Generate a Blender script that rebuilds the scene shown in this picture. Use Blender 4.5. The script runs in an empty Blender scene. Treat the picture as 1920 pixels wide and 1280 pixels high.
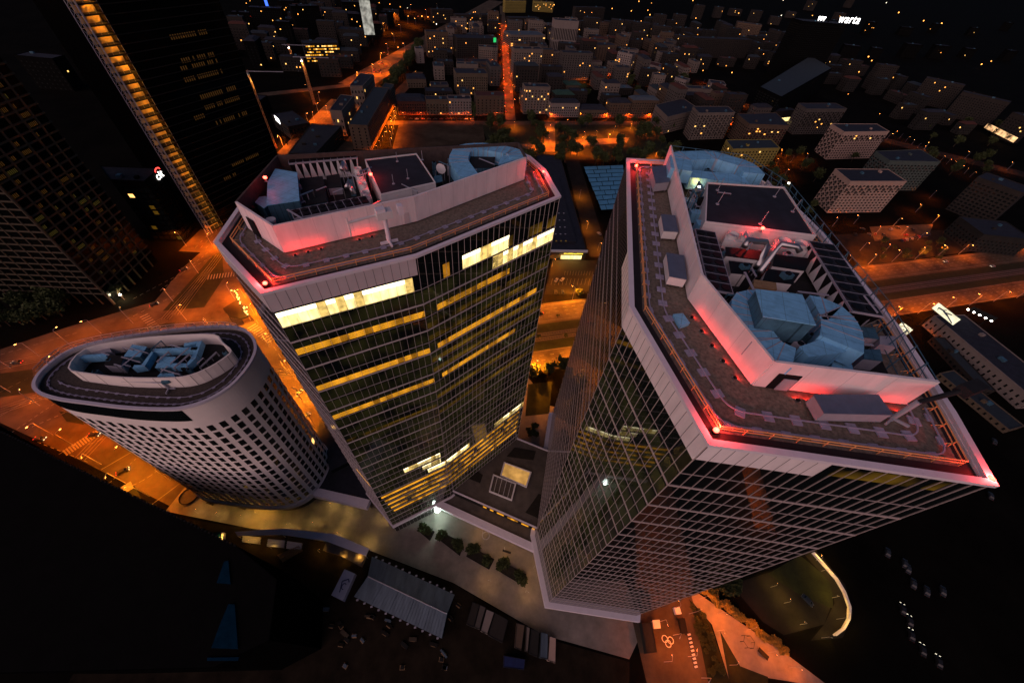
import bpy, math, random
from mathutils import Vector, Matrix
random.seed(11)
sc = bpy.context.scene
COL = sc.collection
RAD = math.radians

# ------------------------------------------------------------------ camera
F, HC = 700.0, 166.0
down = Vector((893-960, -(1263-640), -F)).normalized()
up = -down
yax = Vector((0, 0, -1)); yax = (yax - up*yax.dot(up)).normalized()
xax = yax.cross(up)
ROT = Matrix((xax, yax, up))
cam = bpy.data.cameras.new('camera'); cam_o = bpy.data.objects.new('camera', cam); COL.objects.link(cam_o)
cam.sensor_width = 36; cam.lens = F*36/1920; cam.clip_start = 1; cam.clip_end = 80000
cam_o.matrix_world = Matrix.Translation((0, 0, HC)) @ ROT.to_4x4()
sc.camera = cam_o

# ------------------------------------------------------------------ dusk sky, afterglow sun, exposure
SUN_AZ = Vector((-.46, -.89)).normalized()
SUN_EL = RAD(3.0)
w = bpy.data.worlds.new("World"); sc.world = w; w.use_nodes = True
nt = w.node_tree; bg = nt.nodes['Background']
sky = nt.nodes.new('ShaderNodeTexSky'); sky.sky_type = 'NISHITA'; sky.sun_disc = False
sky.sun_elevation = SUN_EL
sky.sun_rotation = math.atan2(SUN_AZ.x, SUN_AZ.y)
sky.dust_density = 2.0; sky.ozone_density = 4.0
nt.links.new(sky.outputs[0], bg.inputs[0]); bg.inputs[1].default_value = 0.066
sun = bpy.data.lights.new('sun', 'SUN'); sun.energy = 1.3; sun.angle = RAD(100); sun.color = (1.0, 0.62, 0.60)
sun_o = bpy.data.objects.new('sun', sun); COL.objects.link(sun_o)
sd = Vector((SUN_AZ.x*math.cos(RAD(16)), SUN_AZ.y*math.cos(RAD(16)), math.sin(RAD(16))))
sun_o.rotation_euler = sd.to_track_quat('Z', 'Y').to_euler(); sun_o.location = (-400, -160, 300)
sc.view_settings.view_transform = 'Standard'; sc.view_settings.look = 'None'
sc.view_settings.exposure = 0.45; sc.view_settings.gamma = 1.0; sc.view_settings.use_curve_mapping = False
sc.render.engine = 'CYCLES'
cy = sc.cycles
cy.max_bounces = 5; cy.diffuse_bounces = 2; cy.glossy_bounces = 3; cy.transmission_bounces = 2; cy.transparent_max_bounces = 6
cy.caustics_reflective = False; cy.caustics_refractive = False
cy.sample_clamp_indirect = 2.0; cy.sample_clamp_direct = 0; cy.use_denoising = True
try: cy.use_light_tree = True
except Exception: pass

# ------------------------------------------------------------------ surveying: a photo point at a known height -> metres
def U(px, py, z=0.0):
    c = Vector((px-960, -(py-640), -F)); d = ROT @ c
    t = (z-HC)/d.z
    return Vector((d.x*t, d.y*t))
def U3(px, py, z=0.0):
    p = U(px, py, z); return Vector((p.x, p.y, z))
def pix(p):
    c = ROT.transposed() @ Vector((p[0], p[1], p[2]-HC))
    return (960+F*c.x/-c.z, 640-F*c.y/-c.z)
def height_of(bx, by, ty, zb=0.0):
    b = U(bx, by, zb); lo, hi = zb, HC-1
    for _ in range(40):
        m = (lo+hi)/2
        if pix((b.x, b.y, m))[1] > ty: lo = m
        else: hi = m
    return lo
def face_hit(p0, p1, px, py):
    c = Vector((px-960, -(py-640), -F)); d = ROT @ c
    e = (p1-p0); n = Vector((-e.y, e.x)); 
    t = n.dot(p0)/(n.x*d.x+n.y*d.y)
    q = Vector((d.x*t, d.y*t)); s = (q-p0).dot(e)/e.length
    return s, HC+d.z*t

# ------------------------------------------------------------------ materials
def newmat(name):
    m = bpy.data.materials.new(name); m.use_nodes = True
    return m, m.node_tree, m.node_tree.nodes['Principled BSDF']
def mat(name, col, rough=0.8, metal=0.0, var=0.25, scale=0.6, bump=0.0, spec=0.3, detail=6, streak=None):
    m, t, b = newmat(name)
    tc = t.nodes.new('ShaderNodeTexCoord'); n = t.nodes.new('ShaderNodeTexNoise')
    n.inputs['Scale'].default_value = scale; n.inputs['Detail'].default_value = detail; n.inputs['Roughness'].default_value = .65
    if streak:
        mp = t.nodes.new('ShaderNodeMapping'); mp.inputs['Scale'].default_value = streak
        t.links.new(tc.outputs['Object'], mp.inputs[0]); t.links.new(mp.outputs[0], n.inputs['Vector'])
    else: t.links.new(tc.outputs['Object'], n.inputs['Vector'])
    r = t.nodes.new('ShaderNodeValToRGB'); e = r.color_ramp.elements
    e[0].position = .3; e[1].position = .72
    lo = [c*(1-var) for c in col]; hi = [min(1, c*(1+var)) for c in col]
    e[0].color = (*lo, 1); e[1].color = (*hi, 1)
    t.links.new(n.outputs['Fac'], r.inputs[0]); t.links.new(r.outputs[0], b.inputs['Base Color'])
    b.inputs['Roughness'].default_value = rough; b.inputs['Metallic'].default_value = metal
    b.inputs['Specular IOR Level'].default_value = spec
    if bump:
        n2 = t.nodes.new('ShaderNodeTexNoise'); n2.inputs['Scale'].default_value = scale*6; n2.inputs['Detail'].default_value = 4
        t.links.new(tc.outputs['Object'], n2.inputs['Vector'])
        bp = t.nodes.new('ShaderNodeBump'); bp.inputs['Strength'].default_value = bump
        t.links.new(n2.outputs['Fac'], bp.inputs['Height']); t.links.new(bp.outputs[0], b.inputs['Normal'])
    return m
def emit(name, col, strength, noise=None, lo=0.25):
    m, t, b = newmat(name)
    b.inputs['Base Color'].default_value = (.02, .02, .02, 1); b.inputs['Roughness'].default_value = .4
    b.inputs['Emission Color'].default_value = (*col, 1); b.inputs['Emission Strength'].default_value = strength
    if noise:
        tc = t.nodes.new('ShaderNodeTexCoord'); n = t.nodes.new('ShaderNodeTexNoise'); n.inputs['Scale'].default_value = noise
        n.inputs['Detail'].default_value = 3
        t.links.new(tc.outputs['Object'], n.inputs['Vector'])
        r = t.nodes.new('ShaderNodeMapRange'); r.inputs[1].default_value = .35; r.inputs[2].default_value = .65
        r.inputs[3].default_value = strength*lo; r.inputs[4].default_value = strength
        t.links.new(n.outputs['Fac'], r.inputs[0]); t.links.new(r.outputs[0], b.inputs['Emission Strength'])
    return m
def glass(name, col=(.006, .009, .010), ior=1.75, rough=.03, wav=.02):
    m, t, b = newmat(name)
    b.inputs['Base Color'].default_value = (*col, 1); b.inputs['Roughness'].default_value = rough
    b.inputs['IOR'].default_value = ior
    tc = t.nodes.new('ShaderNodeTexCoord'); n = t.nodes.new('ShaderNodeTexNoise'); n.inputs['Scale'].default_value = .35
    n.inputs['Detail'].default_value = 2
    t.links.new(tc.outputs['Object'], n.inputs['Vector'])
    bp = t.nodes.new('ShaderNodeBump'); bp.inputs['Strength'].default_value = wav; bp.inputs['Distance'].default_value = .3
    t.links.new(n.outputs['Fac'], bp.inputs['Height']); t.links.new(bp.outputs[0], b.inputs['Normal'])
    return m
M = {}
M['ground'] = mat('soil', (.005, .0045, .0035), .95, var=.5, scale=.03, spec=.02)  # outer darkness is put into this near black soil colour
M['asphalt'] = mat('asphalt', (.082, .062, .042), .85, var=.5, scale=.07, bump=.05, spec=.08)
M['asphalt_dark'] = mat('asphalt_dark', (.02, .018, .016), .9, var=.3, scale=.15, spec=.05)
M['paint'] = mat('road_paint', (.24, .23, .20), .7, var=.4, scale=1.5)
M['grass'] = mat('grass', (.014, .018, .005), .95, var=.5, scale=.25, bump=.2)
M['paving'] = mat('paving', (.22, .195, .165), .8, var=.25, scale=.25, bump=.05)
M['dirt'] = mat('dirt', (.11, .085, .055), .95, var=.45, scale=.06)
M['track'] = mat('ballast', (.05, .04, .033), .9, var=.4, scale=1)
M['rail'] = mat('rail_steel', (.25, .23, .2), .4, .8, var=.1)
M['clad'] = mat('white_cladding', (.84, .76, .77), .55, var=.13, scale=.5, streak=(1, 1, .25))
M['cladA'] = mat('grey_cladding', (.60, .53, .55), .5, var=.06, scale=.3)
M['joint'] = mat('joint', (.10, .09, .09), .9, var=.1)
M['coping'] = mat('coping', (.76, .70, .76), .5, var=.05)
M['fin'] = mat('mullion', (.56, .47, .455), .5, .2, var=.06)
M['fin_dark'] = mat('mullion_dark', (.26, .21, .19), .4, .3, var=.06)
M['finA'] = mat('mullion_grey', (.66, .58, .58), .5, .2, var=.06)
M['glass'] = glass('glass_curtain')
M['glass_side'] = glass('glass_mirror', ior=2.3)
M['gravel'] = mat('roof_gravel', (.17, .145, .115), .95, var=.5, scale=2.2, bump=.4, detail=10)
M['gravel_dark'] = mat('roof_gravel_dark', (.06, .05, .045), .95, var=.45, scale=2, bump=.4, detail=10)
M['gutter'] = mat('gutter', (.018, .018, .02), .7)
M['tar'] = mat('roof_membrane', (.020, .023, .034), .85, var=.35, scale=.35)
M['deck'] = mat('plant_deck', (.014, .015, .017), .9, var=.4, scale=.5)
M['galv'] = mat('galvanised_sky_blue', (.22, .55, .82), .5, .0, var=.14, scale=.5, detail=8)  # sky blue mirrored by bare zinc is put into the base colour
M['galv_dim'] = mat('galvanised_dim', (.07, .17, .24), .5, .2, var=.25, scale=.6)  # same reflected sky blue in a darker metal
def seams(m, sx, sy, dark, rz=0.3):
    t = m.node_tree; b = t.nodes['Principled BSDF']; old = b.inputs['Base Color'].links[0].from_socket
    tc = [n for n in t.nodes if n.type == 'TEX_COORD'][0]; mp = t.nodes.new('ShaderNodeMapping'); mp.inputs['Rotation'].default_value = (0, 0, rz)
    t.links.new(tc.outputs['Object'], mp.inputs[0]); br = t.nodes.new('ShaderNodeTexBrick'); br.inputs['Scale'].default_value = 1; br.inputs['Brick Width'].default_value = sx; br.inputs['Row Height'].default_value = sy
    br.inputs['Mortar Size'].default_value = .03; br.offset = 0; br.inputs['Color1'].default_value = (1, 1, 1, 1); br.inputs['Color2'].default_value = (.93, .94, .95, 1); br.inputs['Mortar'].default_value = (dark, dark, dark, 1)
    n = t.nodes.new('ShaderNodeTexNoise'); n.inputs['Scale'].default_value = .9; n.inputs['Detail'].default_value = 8; r = t.nodes.new('ShaderNodeMapRange'); r.inputs[1].default_value = .5; r.inputs[2].default_value = .7; r.inputs[3].default_value = 1; r.inputs[4].default_value = .8
    t.links.new(tc.outputs['Object'], n.inputs['Vector']); t.links.new(n.outputs['Fac'], r.inputs[0]); t.links.new(mp.outputs[0], br.inputs['Vector'])
    m1 = t.nodes.new('ShaderNodeMix'); m1.data_type = 'RGBA'; m1.blend_type = 'MULTIPLY'; m1.inputs[0].default_value = 1; t.links.new(old, m1.inputs[6]); t.links.new(br.outputs['Color'], m1.inputs[7])
    m2 = t.nodes.new('ShaderNodeMix'); m2.data_type = 'RGBA'; m2.blend_type = 'MULTIPLY'; m2.inputs[0].default_value = 1; t.links.new(m1.outputs[2], m2.inputs[6]); t.links.new(r.outputs[0], m2.inputs[7]); t.links.new(m2.outputs[2], b.inputs['Base Color'])
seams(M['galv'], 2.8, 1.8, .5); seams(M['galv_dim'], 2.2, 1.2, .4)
M['screen'] = mat('screen_mesh', (.07, .05, .045), .8, var=.3, scale=.8)
M['slate'] = mat('cabin_top', (.10, .13, .20), .6, var=.15, scale=.8)
M['steel'] = mat('steel', (.45, .45, .46), .3, .9, var=.1)
M['paver'] = mat('paver_block', (.34, .32, .43), .8, var=.2, scale=1)
M['railing'] = mat('railing', (.95, .42, .16), .5, .2, var=.1)  # glow of the red and street lamps is put into this orange
M['black'] = mat('black_metal', (.008, .008, .009), .6, var=.2, spec=.15)
M['white'] = mat('white_paint', (.7, .68, .68), .5, var=.08, scale=.8)
M['unit'] = mat('unit_grey', (.34, .34, .40), .6, var=.1, scale=1)
M['wood'] = mat('timber', (.32, .2, .1), .8, var=.3, scale=1)
M['hotel'] = mat('hotel_render', (.88, .80, .76), .65, var=.05, scale=.2)
M['hotel_rim'] = mat('hotel_rim', (.60, .56, .64), .55, var=.05)
M['win'] = glass('window_glass', col=(.012, .014, .014), ior=1.5, rough=.08, wav=0)
M['lit_white'] = emit('lit_office', (1.0, .74, .28), 1.9, noise=.7, lo=.42)
M['lit_ghost'] = emit('lit_ghost', (.66, .58, .12), .013, noise=.2, lo=.0)
for k_ in ('lit_white',):      # columns, blinds and ceiling trays read as upright streaks
    t_ = M[k_].node_tree; n_ = [n for n in t_.nodes if n.type == 'TEX_NOISE'][0]; tc_ = [n for n in t_.nodes if n.type == 'TEX_COORD'][0]
    mp_ = t_.nodes.new('ShaderNodeMapping'); mp_.inputs['Scale'].default_value = (1, 1, .35); t_.links.new(tc_.outputs['Object'], mp_.inputs[0]); t_.links.new(mp_.outputs[0], n_.inputs['Vector'])
M['lit_amber'] = emit('lit_amber', (1.0, .40, .02), .85, noise=.22, lo=.6)
M['lit_amber2'] = emit('lit_amber_low', (1.0, .38, .02), .42, noise=.3, lo=.3)
M['lit_white2'] = emit('lit_office_low', (1.0, .66, .18), .95, noise=.8, lo=.4)
M['lit_white3'] = emit('lit_office_ceiling', (1.0, .86, .5), 2.8)
M['lit_dim'] = emit('lit_dim', (1.0, .50, .04), .15, noise=.12, lo=.0)
for k_ in ('lit_ghost', 'lit_amber', 'lit_amber2', 'lit_dim'):
    b_ = M[k_].node_tree.nodes['Principled BSDF']; b_.inputs['Roughness'].default_value = .03; b_.inputs['IOR'].default_value = 1.75; b_.inputs['Base Color'].default_value = (.006, .009, .010, 1)
M['lit_win'] = emit('lit_window', (1.0, .36, .06), 2.2)
M['lit_win2'] = emit('lit_window_yellow', (1.0, .52, .13), 1.7)
M['lit_faint'] = emit('lit_window_faint', (1.0, .42, .06), .026)
M['lit_olive'] = emit('lit_window_olive', (.8, .58, .10), .03)
M['lamp_o'] = emit('sodium_lamp', (1.0, .36, .06), 30)
M['lamp_w'] = emit('white_lamp', (1.0, .93, .78), 25)
M['lamp_r'] = emit('red_lamp', (1.0, .05, .03), 11)
M['head'] = emit('headlight', (1.0, .88, .65), 2.2)
M['tail'] = emit('taillight', (1.0, .03, .02), 2.5)
M['sign_w'] = emit('white_sign', (1.0, .96, .92), 3.0)
M['sign_r'] = emit('red_sign', (1.0, .05, .04), 3.0)
M['sign_b'] = emit('blue_sign', (.05, .15, 1.0), 1.5)
M['sign_g'] = emit('green_sign', (.02, .6, .15), .8)
M['sign_y'] = emit('yellow_sign', (1.0, .65, .05), 1.6)
M['lamp_y'] = emit('terrace_bulb', (1, .62, .18), 7); M['far_o'] = emit('far_orange', (1, .36, .06), 3.5); M['far_w'] = emit('far_white', (1, .85, .6), 3.5); M['far_r'] = emit('far_red', (1, .06, .03), 2.5)
M['trunk'] = mat('bark', (.06, .045, .03), .9)
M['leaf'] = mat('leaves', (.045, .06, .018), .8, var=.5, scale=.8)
M['leaf_y'] = mat('leaves_lamp_yellow', (.20, .17, .04), .8, var=.5, scale=.8)  # yellow lamp light is put into the leaf colour
M['soilbed'] = mat('bed_soil', (.02, .017, .012), .95)
for i, c in enumerate([(.02, .03, .06), (.3, .3, .3), (.03, .03, .03), (.2, .02, .02), (.05, .055, .06)]):
    M['car%d' % i] = mat('car_paint_%d' % i, c, .3, .3, var=.05)
M['tyre'] = mat('tyre', (.01, .01, .01), .9)
M['tin'] = mat('corrugated_tin', (.10, .14, .18), .5, .3, var=.3, scale=.5, streak=(1, .15, 1))
M['bluepanel'] = mat('blue_roof', (.14, .40, .58), .4, .3, var=.2, scale=.2)
M['banner'] = mat('banner', (.30, .34, .46), .7, var=.05)
M['navy'] = mat('navy', (.01, .02, .09), .6)
M['concrete'] = mat('concrete', (.10, .085, .07), .85, var=.3, scale=.3)
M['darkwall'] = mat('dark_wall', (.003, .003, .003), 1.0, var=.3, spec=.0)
M['glass_black'] = glass('glass_black', (.003, .003, .003), 1.22, .12, .02)
M['matte_blue'] = mat('sky_sheen_truck_blue', (.003, .022, .045), 1.0, .0, var=.3, spec=0)  # truck paint; on the black roof, reflected sky put into the colour
WALL = dict(
    brick=mat('wall_brick', (0.081, 0.032, 0.023), .9, var=.2, scale=1), beige=mat('wall_beige', (0.117, 0.090, 0.062), .9, var=.15, scale=.3),
    pale=mat('wall_pale', (0.174, 0.144, 0.121), .9, var=.14, scale=.3), tan=mat('wall_tan', (0.105, 0.072, 0.049), .9, var=.15, scale=.3),
    grey=mat('wall_grey', (0.087, 0.076, 0.068), .9, var=.15, scale=.3), white=mat('wall_white', (0.226, 0.192, 0.174), .85, var=.1, scale=.3),
    dark=mat('wall_dark', (0.020, 0.019, 0.017), .9, var=.25, scale=.3), yellow=mat('wall_yellow', (.30, .24, .06), .9, var=.12, scale=.3),
    teal=mat('wall_teal', (0.079, 0.105, 0.095), .9, var=.1, scale=.3), peach=mat('wall_peach', (.44, .31, .25), .85, var=.1, scale=.3),
    dim=mat('wall_dim', (0.026, 0.022, 0.019), .9, var=.2, scale=.3), black=mat('wall_black', (.004, .004, .004), .9, var=.2, scale=.3, spec=.04))  # wall_dim carries the weak light on outer blocks in its colour
ROOF = dict(dark=M['tar'], red=mat('roof_tile', (.07, .025, .018), .9, var=.25, scale=.8),
            blue=mat('roof_slate', (.025, .036, .045), .8, var=.2, scale=.4), green=mat('roof_copper', (.03, .075, .055), .8, var=.2, scale=.5),
            light=mat('roof_light', (.07, .09, .11), .7, var=.15, scale=.4))

# ------------------------------------------------------------------ mesh building
OFF = {}
class MB:
    def __init__(s): s.v = []; s.f = []; s.m = []
    def quad(s, a, b, c, d, mi=0):
        n = len(s.v); s.v += [tuple(a), tuple(b), tuple(c), tuple(d)]; s.f.append((n, n+1, n+2, n+3)); s.m.append(mi)
    def poly(s, pts, z, mi=0):
        n = len(s.v); s.v += [(p[0], p[1], z) for p in pts]; s.f.append(tuple(range(n, n+len(pts)))); s.m.append(mi); return s
    def prism(s, pts, z0, z1, mi=0, mt=None, bottom=True):
        pts = [(p[0], p[1]) for p in pts]
        a = sum(pts[i][0]*pts[(i+1) % len(pts)][1]-pts[(i+1) % len(pts)][0]*pts[i][1] for i in range(len(pts)))
        if a < 0: pts = pts[::-1]
        k = len(pts); n = len(s.v)
        s.v += [(p[0], p[1], z0) for p in pts] + [(p[0], p[1], z1) for p in pts]
        for i in range(k):
            j = (i+1) % k; s.f.append((n+i, n+j, n+k+j, n+k+i)); s.m.append(mi)
        s.f.append(tuple(range(n+k, n+2*k))); s.m.append(mi if mt is None else mt)
        if bottom: s.f.append(tuple(range(n+k-1, n-1, -1))); s.m.append(mi)
        return s
    def box(s, cx, cy_, cz, sx, sy, sz, rz=0.0, mi=0, mt=None):
        c, q = math.cos(rz), math.sin(rz)
        pts = [(cx+c*x-q*y, cy_+q*x+c*y) for x, y in ((-sx/2, -sy/2), (sx/2, -sy/2), (sx/2, sy/2), (-sx/2, sy/2))]
        return s.prism(pts, cz-sz/2, cz+sz/2, mi, mt)
    def beam(s, p, q, wd, z0, z1, mi=0):
        p = Vector(p[:2]); q = Vector(q[:2]); d = (q-p)
        if d.length < 1e-6: return s
        n = Vector((-d.y, d.x)).normalized()*wd/2
        return s.prism([p-n, q-n, q+n, p+n], z0, z1, mi)
    def tube(s, pts, r, k=8, mi=0, caps=True):
        pts = [Vector(p) for p in pts]; rings = []
        rs = r if isinstance(r, (list, tuple)) else [r]*len(pts)
        for i, p in enumerate(pts):
            t = (pts[min(i+1, len(pts)-1)]-pts[max(i-1, 0)]).normalized()
            a = Vector((0, 0, 1)) if abs(t.z) < .9 else Vector((1, 0, 0))
            u = t.cross(a).normalized(); v = t.cross(u)
            n = len(s.v); s.v += [tuple(p+(u*math.cos(2*math.pi*j/k)+v*math.sin(2*math.pi*j/k))*rs[i]) for j in range(k)]
            rings.append(n)
        for a, b in zip(rings, rings[1:]):
            for j in range(k):
                s.f.append((a+j, a+(j+1) % k, b+(j+1) % k, b+j)); s.m.append(mi)
        if caps:
            s.f.append(tuple(range(rings[0]+k-1, rings[0]-1, -1))); s.m.append(mi)
            s.f.append(tuple(range(rings[-1], rings[-1]+k))); s.m.append(mi)
        return s
    def ring(s, outer, inner, z0, z1, mi=0):
        k = len(outer)
        for i in range(k):
            j = (i+1) % k; a, b, c, d = outer[i], outer[j], inner[j], inner[i]
            s.quad((*a, z1), (*b, z1), (*c, z1), (*d, z1), mi)
            s.quad((*a, z0), (*b, z0), (*b, z1), (*a, z1), mi)
            s.quad((*d, z1), (*c, z1), (*c, z0), (*d, z0), mi)
            s.quad((*d, z0), (*c, z0), (*b, z0), (*a, z0), mi)
        return s
    def build(s, name, mats, parent=None, smooth=False):
        me = bpy.data.meshes.new(name)
        off = OFF.get(parent.name, Vector((0, 0, 0))) if parent else Vector((0, 0, 0))
        me.from_pydata([(v[0]-off[0], v[1]-off[1], v[2]-off[2]) for v in s.v], [], s.f)
        for m in (mats if isinstance(mats, (list, tuple)) else [mats]): me.materials.append(m)
        me.polygons.foreach_set('material_index', s.m)
        if smooth: me.polygons.foreach_set('use_smooth', [True]*len(me.polygons))
        me.update()
        o = bpy.data.objects.new(name, me); COL.objects.link(o)
        if parent: o.parent = parent; OFF[o.name] = off
        return o
def tag(o, label, cat, group=None):
    o['label'] = label; o['category'] = cat
    if group: o['group'] = group
    return o
def thing(name, label, cat, loc=(0, 0, 0), group=None):
    o = bpy.data.objects.new(name, None); COL.objects.link(o); o.location = loc; o.empty_display_size = 1
    OFF[o.name] = Vector(loc)
    return tag(o, label, cat, group)
def struct(o):
    o['kind'] = 'structure'; return o
def dup(r, loc, rz=0.0, scl=1.0, label=None, group=None):
    def cp(o, par):
        c = o.copy(); COL.objects.link(c)
        if par is not None: c.parent = par
        for ch in o.children: cp(ch, c)
        return c
    n = cp(r, None); n.location = loc; n.rotation_euler = (0, 0, rz)
    n.scale = (scl, scl, scl) if not isinstance(scl, tuple) else scl
    if label: n['label'] = label
    if group: n['group'] = group
    return n
def offset_poly(pts, d):
    """inset (d>0) of a closed polygon of 2D vectors"""
    pts = [Vector(p) for p in pts]; k = len(pts)
    a = sum(pts[i].x*pts[(i+1) % k].y-pts[(i+1) % k].x*pts[i].y for i in range(k))
    sg = 1 if a > 0 else -1; out = []
    for i in range(k):
        e1 = (pts[i]-pts[i-1]).normalized(); e2 = (pts[(i+1) % k]-pts[i]).normalized()
        n1 = Vector((-e1.y, e1.x))*sg; n2 = Vector((-e2.y, e2.x))*sg
        b = (n1+n2); l = b.length
        b = n1 if l < 1e-4 else b/l
        out.append(pts[i]+b*(d/max(.35, b.dot(n1))))
    return out
def spot(parent, loc, col, power, size=150, r=.25, blend=.6, aim=None):
    l = bpy.data.lights.new('lamp_light', 'SPOT'); l.energy = power; l.color = col; l.spot_size = RAD(size); l.spot_blend = blend
    l.shadow_soft_size = r
    o = bpy.data.objects.new('lamp_light', l); COL.objects.link(o); o.location = loc; o.parent = parent
    if aim: o.rotation_euler = (-Vector(aim)).to_track_quat('Z', 'Y').to_euler()
    return o
def point(parent, loc, col, power, r=.2):
    l = bpy.data.lights.new('lamp_light', 'POINT'); l.energy = power; l.color = col; l.shadow_soft_size = r
    o = bpy.data.objects.new('lamp_light', l); COL.objects.link(o); o.location = loc; o.parent = parent
    return o
def sheet(name, pts, z, m, pixel=True, kind=True):
    b = MB(); b.poly([U(*p) for p in pts] if pixel else pts, z); o = b.build(name, m)
    return struct(o) if kind else o
SODIUM = (1.0, .155, .002)

# ------------------------------------------------------------------ ground, roads, lawns
b = MB(); b.poly([(-30000, -3000), (30000, -3000), (30000, 40000), (-30000, 40000)], 0.0); struct(b.build('ground', M['ground']))
d1 = Vector((.949, .316)).normalized(); n1 = Vector((-d1.y, d1.x))
def strip(name, c, d, wd, t0, t1, z, m):
    d = Vector(d).normalized(); n = Vector((-d.y, d.x))*wd/2; c = Vector(c)
    return sheet(name, [c+d*t0-n, c+d*t1-n, c+d*t1+n, c+d*t0+n], z, m, pixel=False)
cw1 = Vector((16, 175)); cw2 = Vector((14, 135))
strip('road', cw1, d1, 18, -160, 600, .012, M['asphalt'])
strip('road', cw2, d1, 15, -170, 600, .012, M['asphalt'])
mid = (cw1+cw2)/2+Vector((0, -1))
strip('lawn', mid, d1, 21.5, -120, 600, .008, M['grass'])
b = MB()
for off in (-2.6, -1.1, 1.1, 2.6):
    c = mid+n1*off; b.beam(c-d1*150, c+d1*600, .16, .03, .1)
strip('tram_bed', mid, d1, 7.2, -150, 600, .016, M['track'])
struct(b.build('tram_rails', M['rail']))
b = MB()
for k in range(-70, 200):
    for off in (-1.85, 1.85):
        c = mid+d1*(k*1.6)+n1*off; b.beam(c-n1*1.2, c+n1*1.2, .25, .018, .05)
struct(b.build('tram_sleepers', M['concrete']))
# wide junction west of the towers
sheet('junction_road', [(-400, 672), (0, 655), (130, 612), (290, 565), (345, 500), (400, 452), (440, 425), (520, 560), (620, 700), (600, 830), (560, 880), (345, 918), (318, 948), (150, 862), (0, 792), (-400, 800)], .006, M['asphalt'])
nd = Vector((-.085, .996)).normalized()        # the avenue running north from the junction
strip('road', (-214, 200), nd, 40, 0, 330, .004, M['asphalt'])
sheet('lawn', [(305, 583), (383, 576), (420, 520), (416, 470), (398, 480), (345, 540)], .02, M['grass'])
sheet('lawn', [(0, 700), (60, 692), (70, 735), (0, 745)], .02, M['grass'])
sheet('lawn', [(255, 617), (330, 603), (326, 610), (262, 622)], .02, M['grass'])
sheet('lawn', [(110, 770), (150, 778), (158, 796), (125, 790)], .02, M['grass'])
sheet('lawn', [(236, 915), (252, 910), (266, 935), (258, 940)], .02, M['grass'])
b = MB()
def tracks(a, c, w=3.0):
    a = U(*a); c = U(*c); d = (c-a).normalized(); n = Vector((-d.y, d.x))
    for o in (-w/2-.75, -w/2+.75, w/2-.75, w/2+.75): b.beam(a+n*o, c+n*o, .18, .03, .06)
tracks((400, 495), (310, 598)); tracks((310, 598), (235, 640)); tracks((-20, 690), (235, 640)); tracks((150, 860), (310, 690))
tracks((412, 478), (330, 590)); tracks((0, 770), (200, 700))
struct(b.build('tram_rails', M['rail']))
# painted markings
b = MB()
def dash(a, c, n, wd=.18, fill=.5, z=.02, px=True):
    a = U(*a) if px else Vector(a); c = U(*c) if px else Vector(c)
    for i in range(n):
        p = a+(c-a)*(i/n); q = a+(c-a)*((i+fill)/n); d = (q-p).normalized(); m_ = Vector((-d.y, d.x))*wd/2
        b.quad((*(p-m_), z), (*(q-m_), z), (*(q+m_), z), (*(p+m_), z))
for c0 in (cw1, cw2):
    for off in (-3.2, 0.2, 3.5): dash(c0-d1*140+n1*off, c0+d1*550+n1*off, 110, .16, .4, .022, False)
    for off in (-6.9, 6.9): dash(c0-d1*100+n1*off, c0+d1*550+n1*off, 1, .16, 1, .022, False)
for off in (-12, -8.5, -5, 5, 8.5, 12):
    p0 = Vector((-214, 205)); m0 = Vector((-nd.y, nd.x)); dash(p0+m0*off, p0+nd*320+m0*off, 50, .16, .4, .022, False)
def zebra(a, c, n, ln):
    a = U(*a); c = U(*c); d = (c-a).normalized(); q = Vector((-d.y, d.x))
    for i in range(n):
        p = a+(c-a)*((i+.5)/n); b.quad(*[(*(p+d*x*.3+q*y*ln/2), .022) for x, y in ((-1, -1), (1, -1), (1, 1), (-1, 1))])
zebra((228, 920), (248, 908), 6, 4); zebra((388, 520), (452, 512), 12, 5); zebra((268, 590), (318, 640), 14, 4); zebra((95, 700), (140, 650), 16, 4)
zebra((470, 610), (510, 640), 10, 5); zebra((120, 850), (200, 800), 16, 4)
for a, c, n in (((0, 735), (190, 640), 14), ((20, 812), (200, 690), 18), ((60, 800), (240, 722), 14), ((70, 828), (170, 868), 8), ((205, 905), (320, 800), 16), ((265, 960), (345, 900), 1),
                ((190, 880), (262, 838), 1), ((110, 852), (170, 812), 1), ((60, 745), (180, 760), 10), ((430, 640), (500, 700), 9), ((480, 600), (560, 720), 9), ((250, 560), (420, 470), 16), ((300, 545), (400, 465), 12), ((0, 665), (150, 622), 10), ((235, 600), (345, 545), 8), ((170, 815), (250, 770), 1), ((0, 780), (60, 745), 1)):
    dash(a, c, n, .2, .55 if n > 1 else 1)
def arc(cx, cy_, r, a0, a1):
    c = U(cx, cy_)
    for i in range(16):
        t0 = a0+(a1-a0)*i/16; t1 = a0+(a1-a0)*(i+.7)/16
        dash(c+Vector((math.cos(t0), math.sin(t0)))*r, c+Vector((math.cos(t1), math.sin(t1)))*r, 1, .2, 1, .023, False)
arc(250, 850, 16, -2.2, .6); arc(180, 760, 22, -1, 1.2); arc(330, 640, 14, 2, 4)
struct(b.build('lane_markings', M['paint']))
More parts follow.
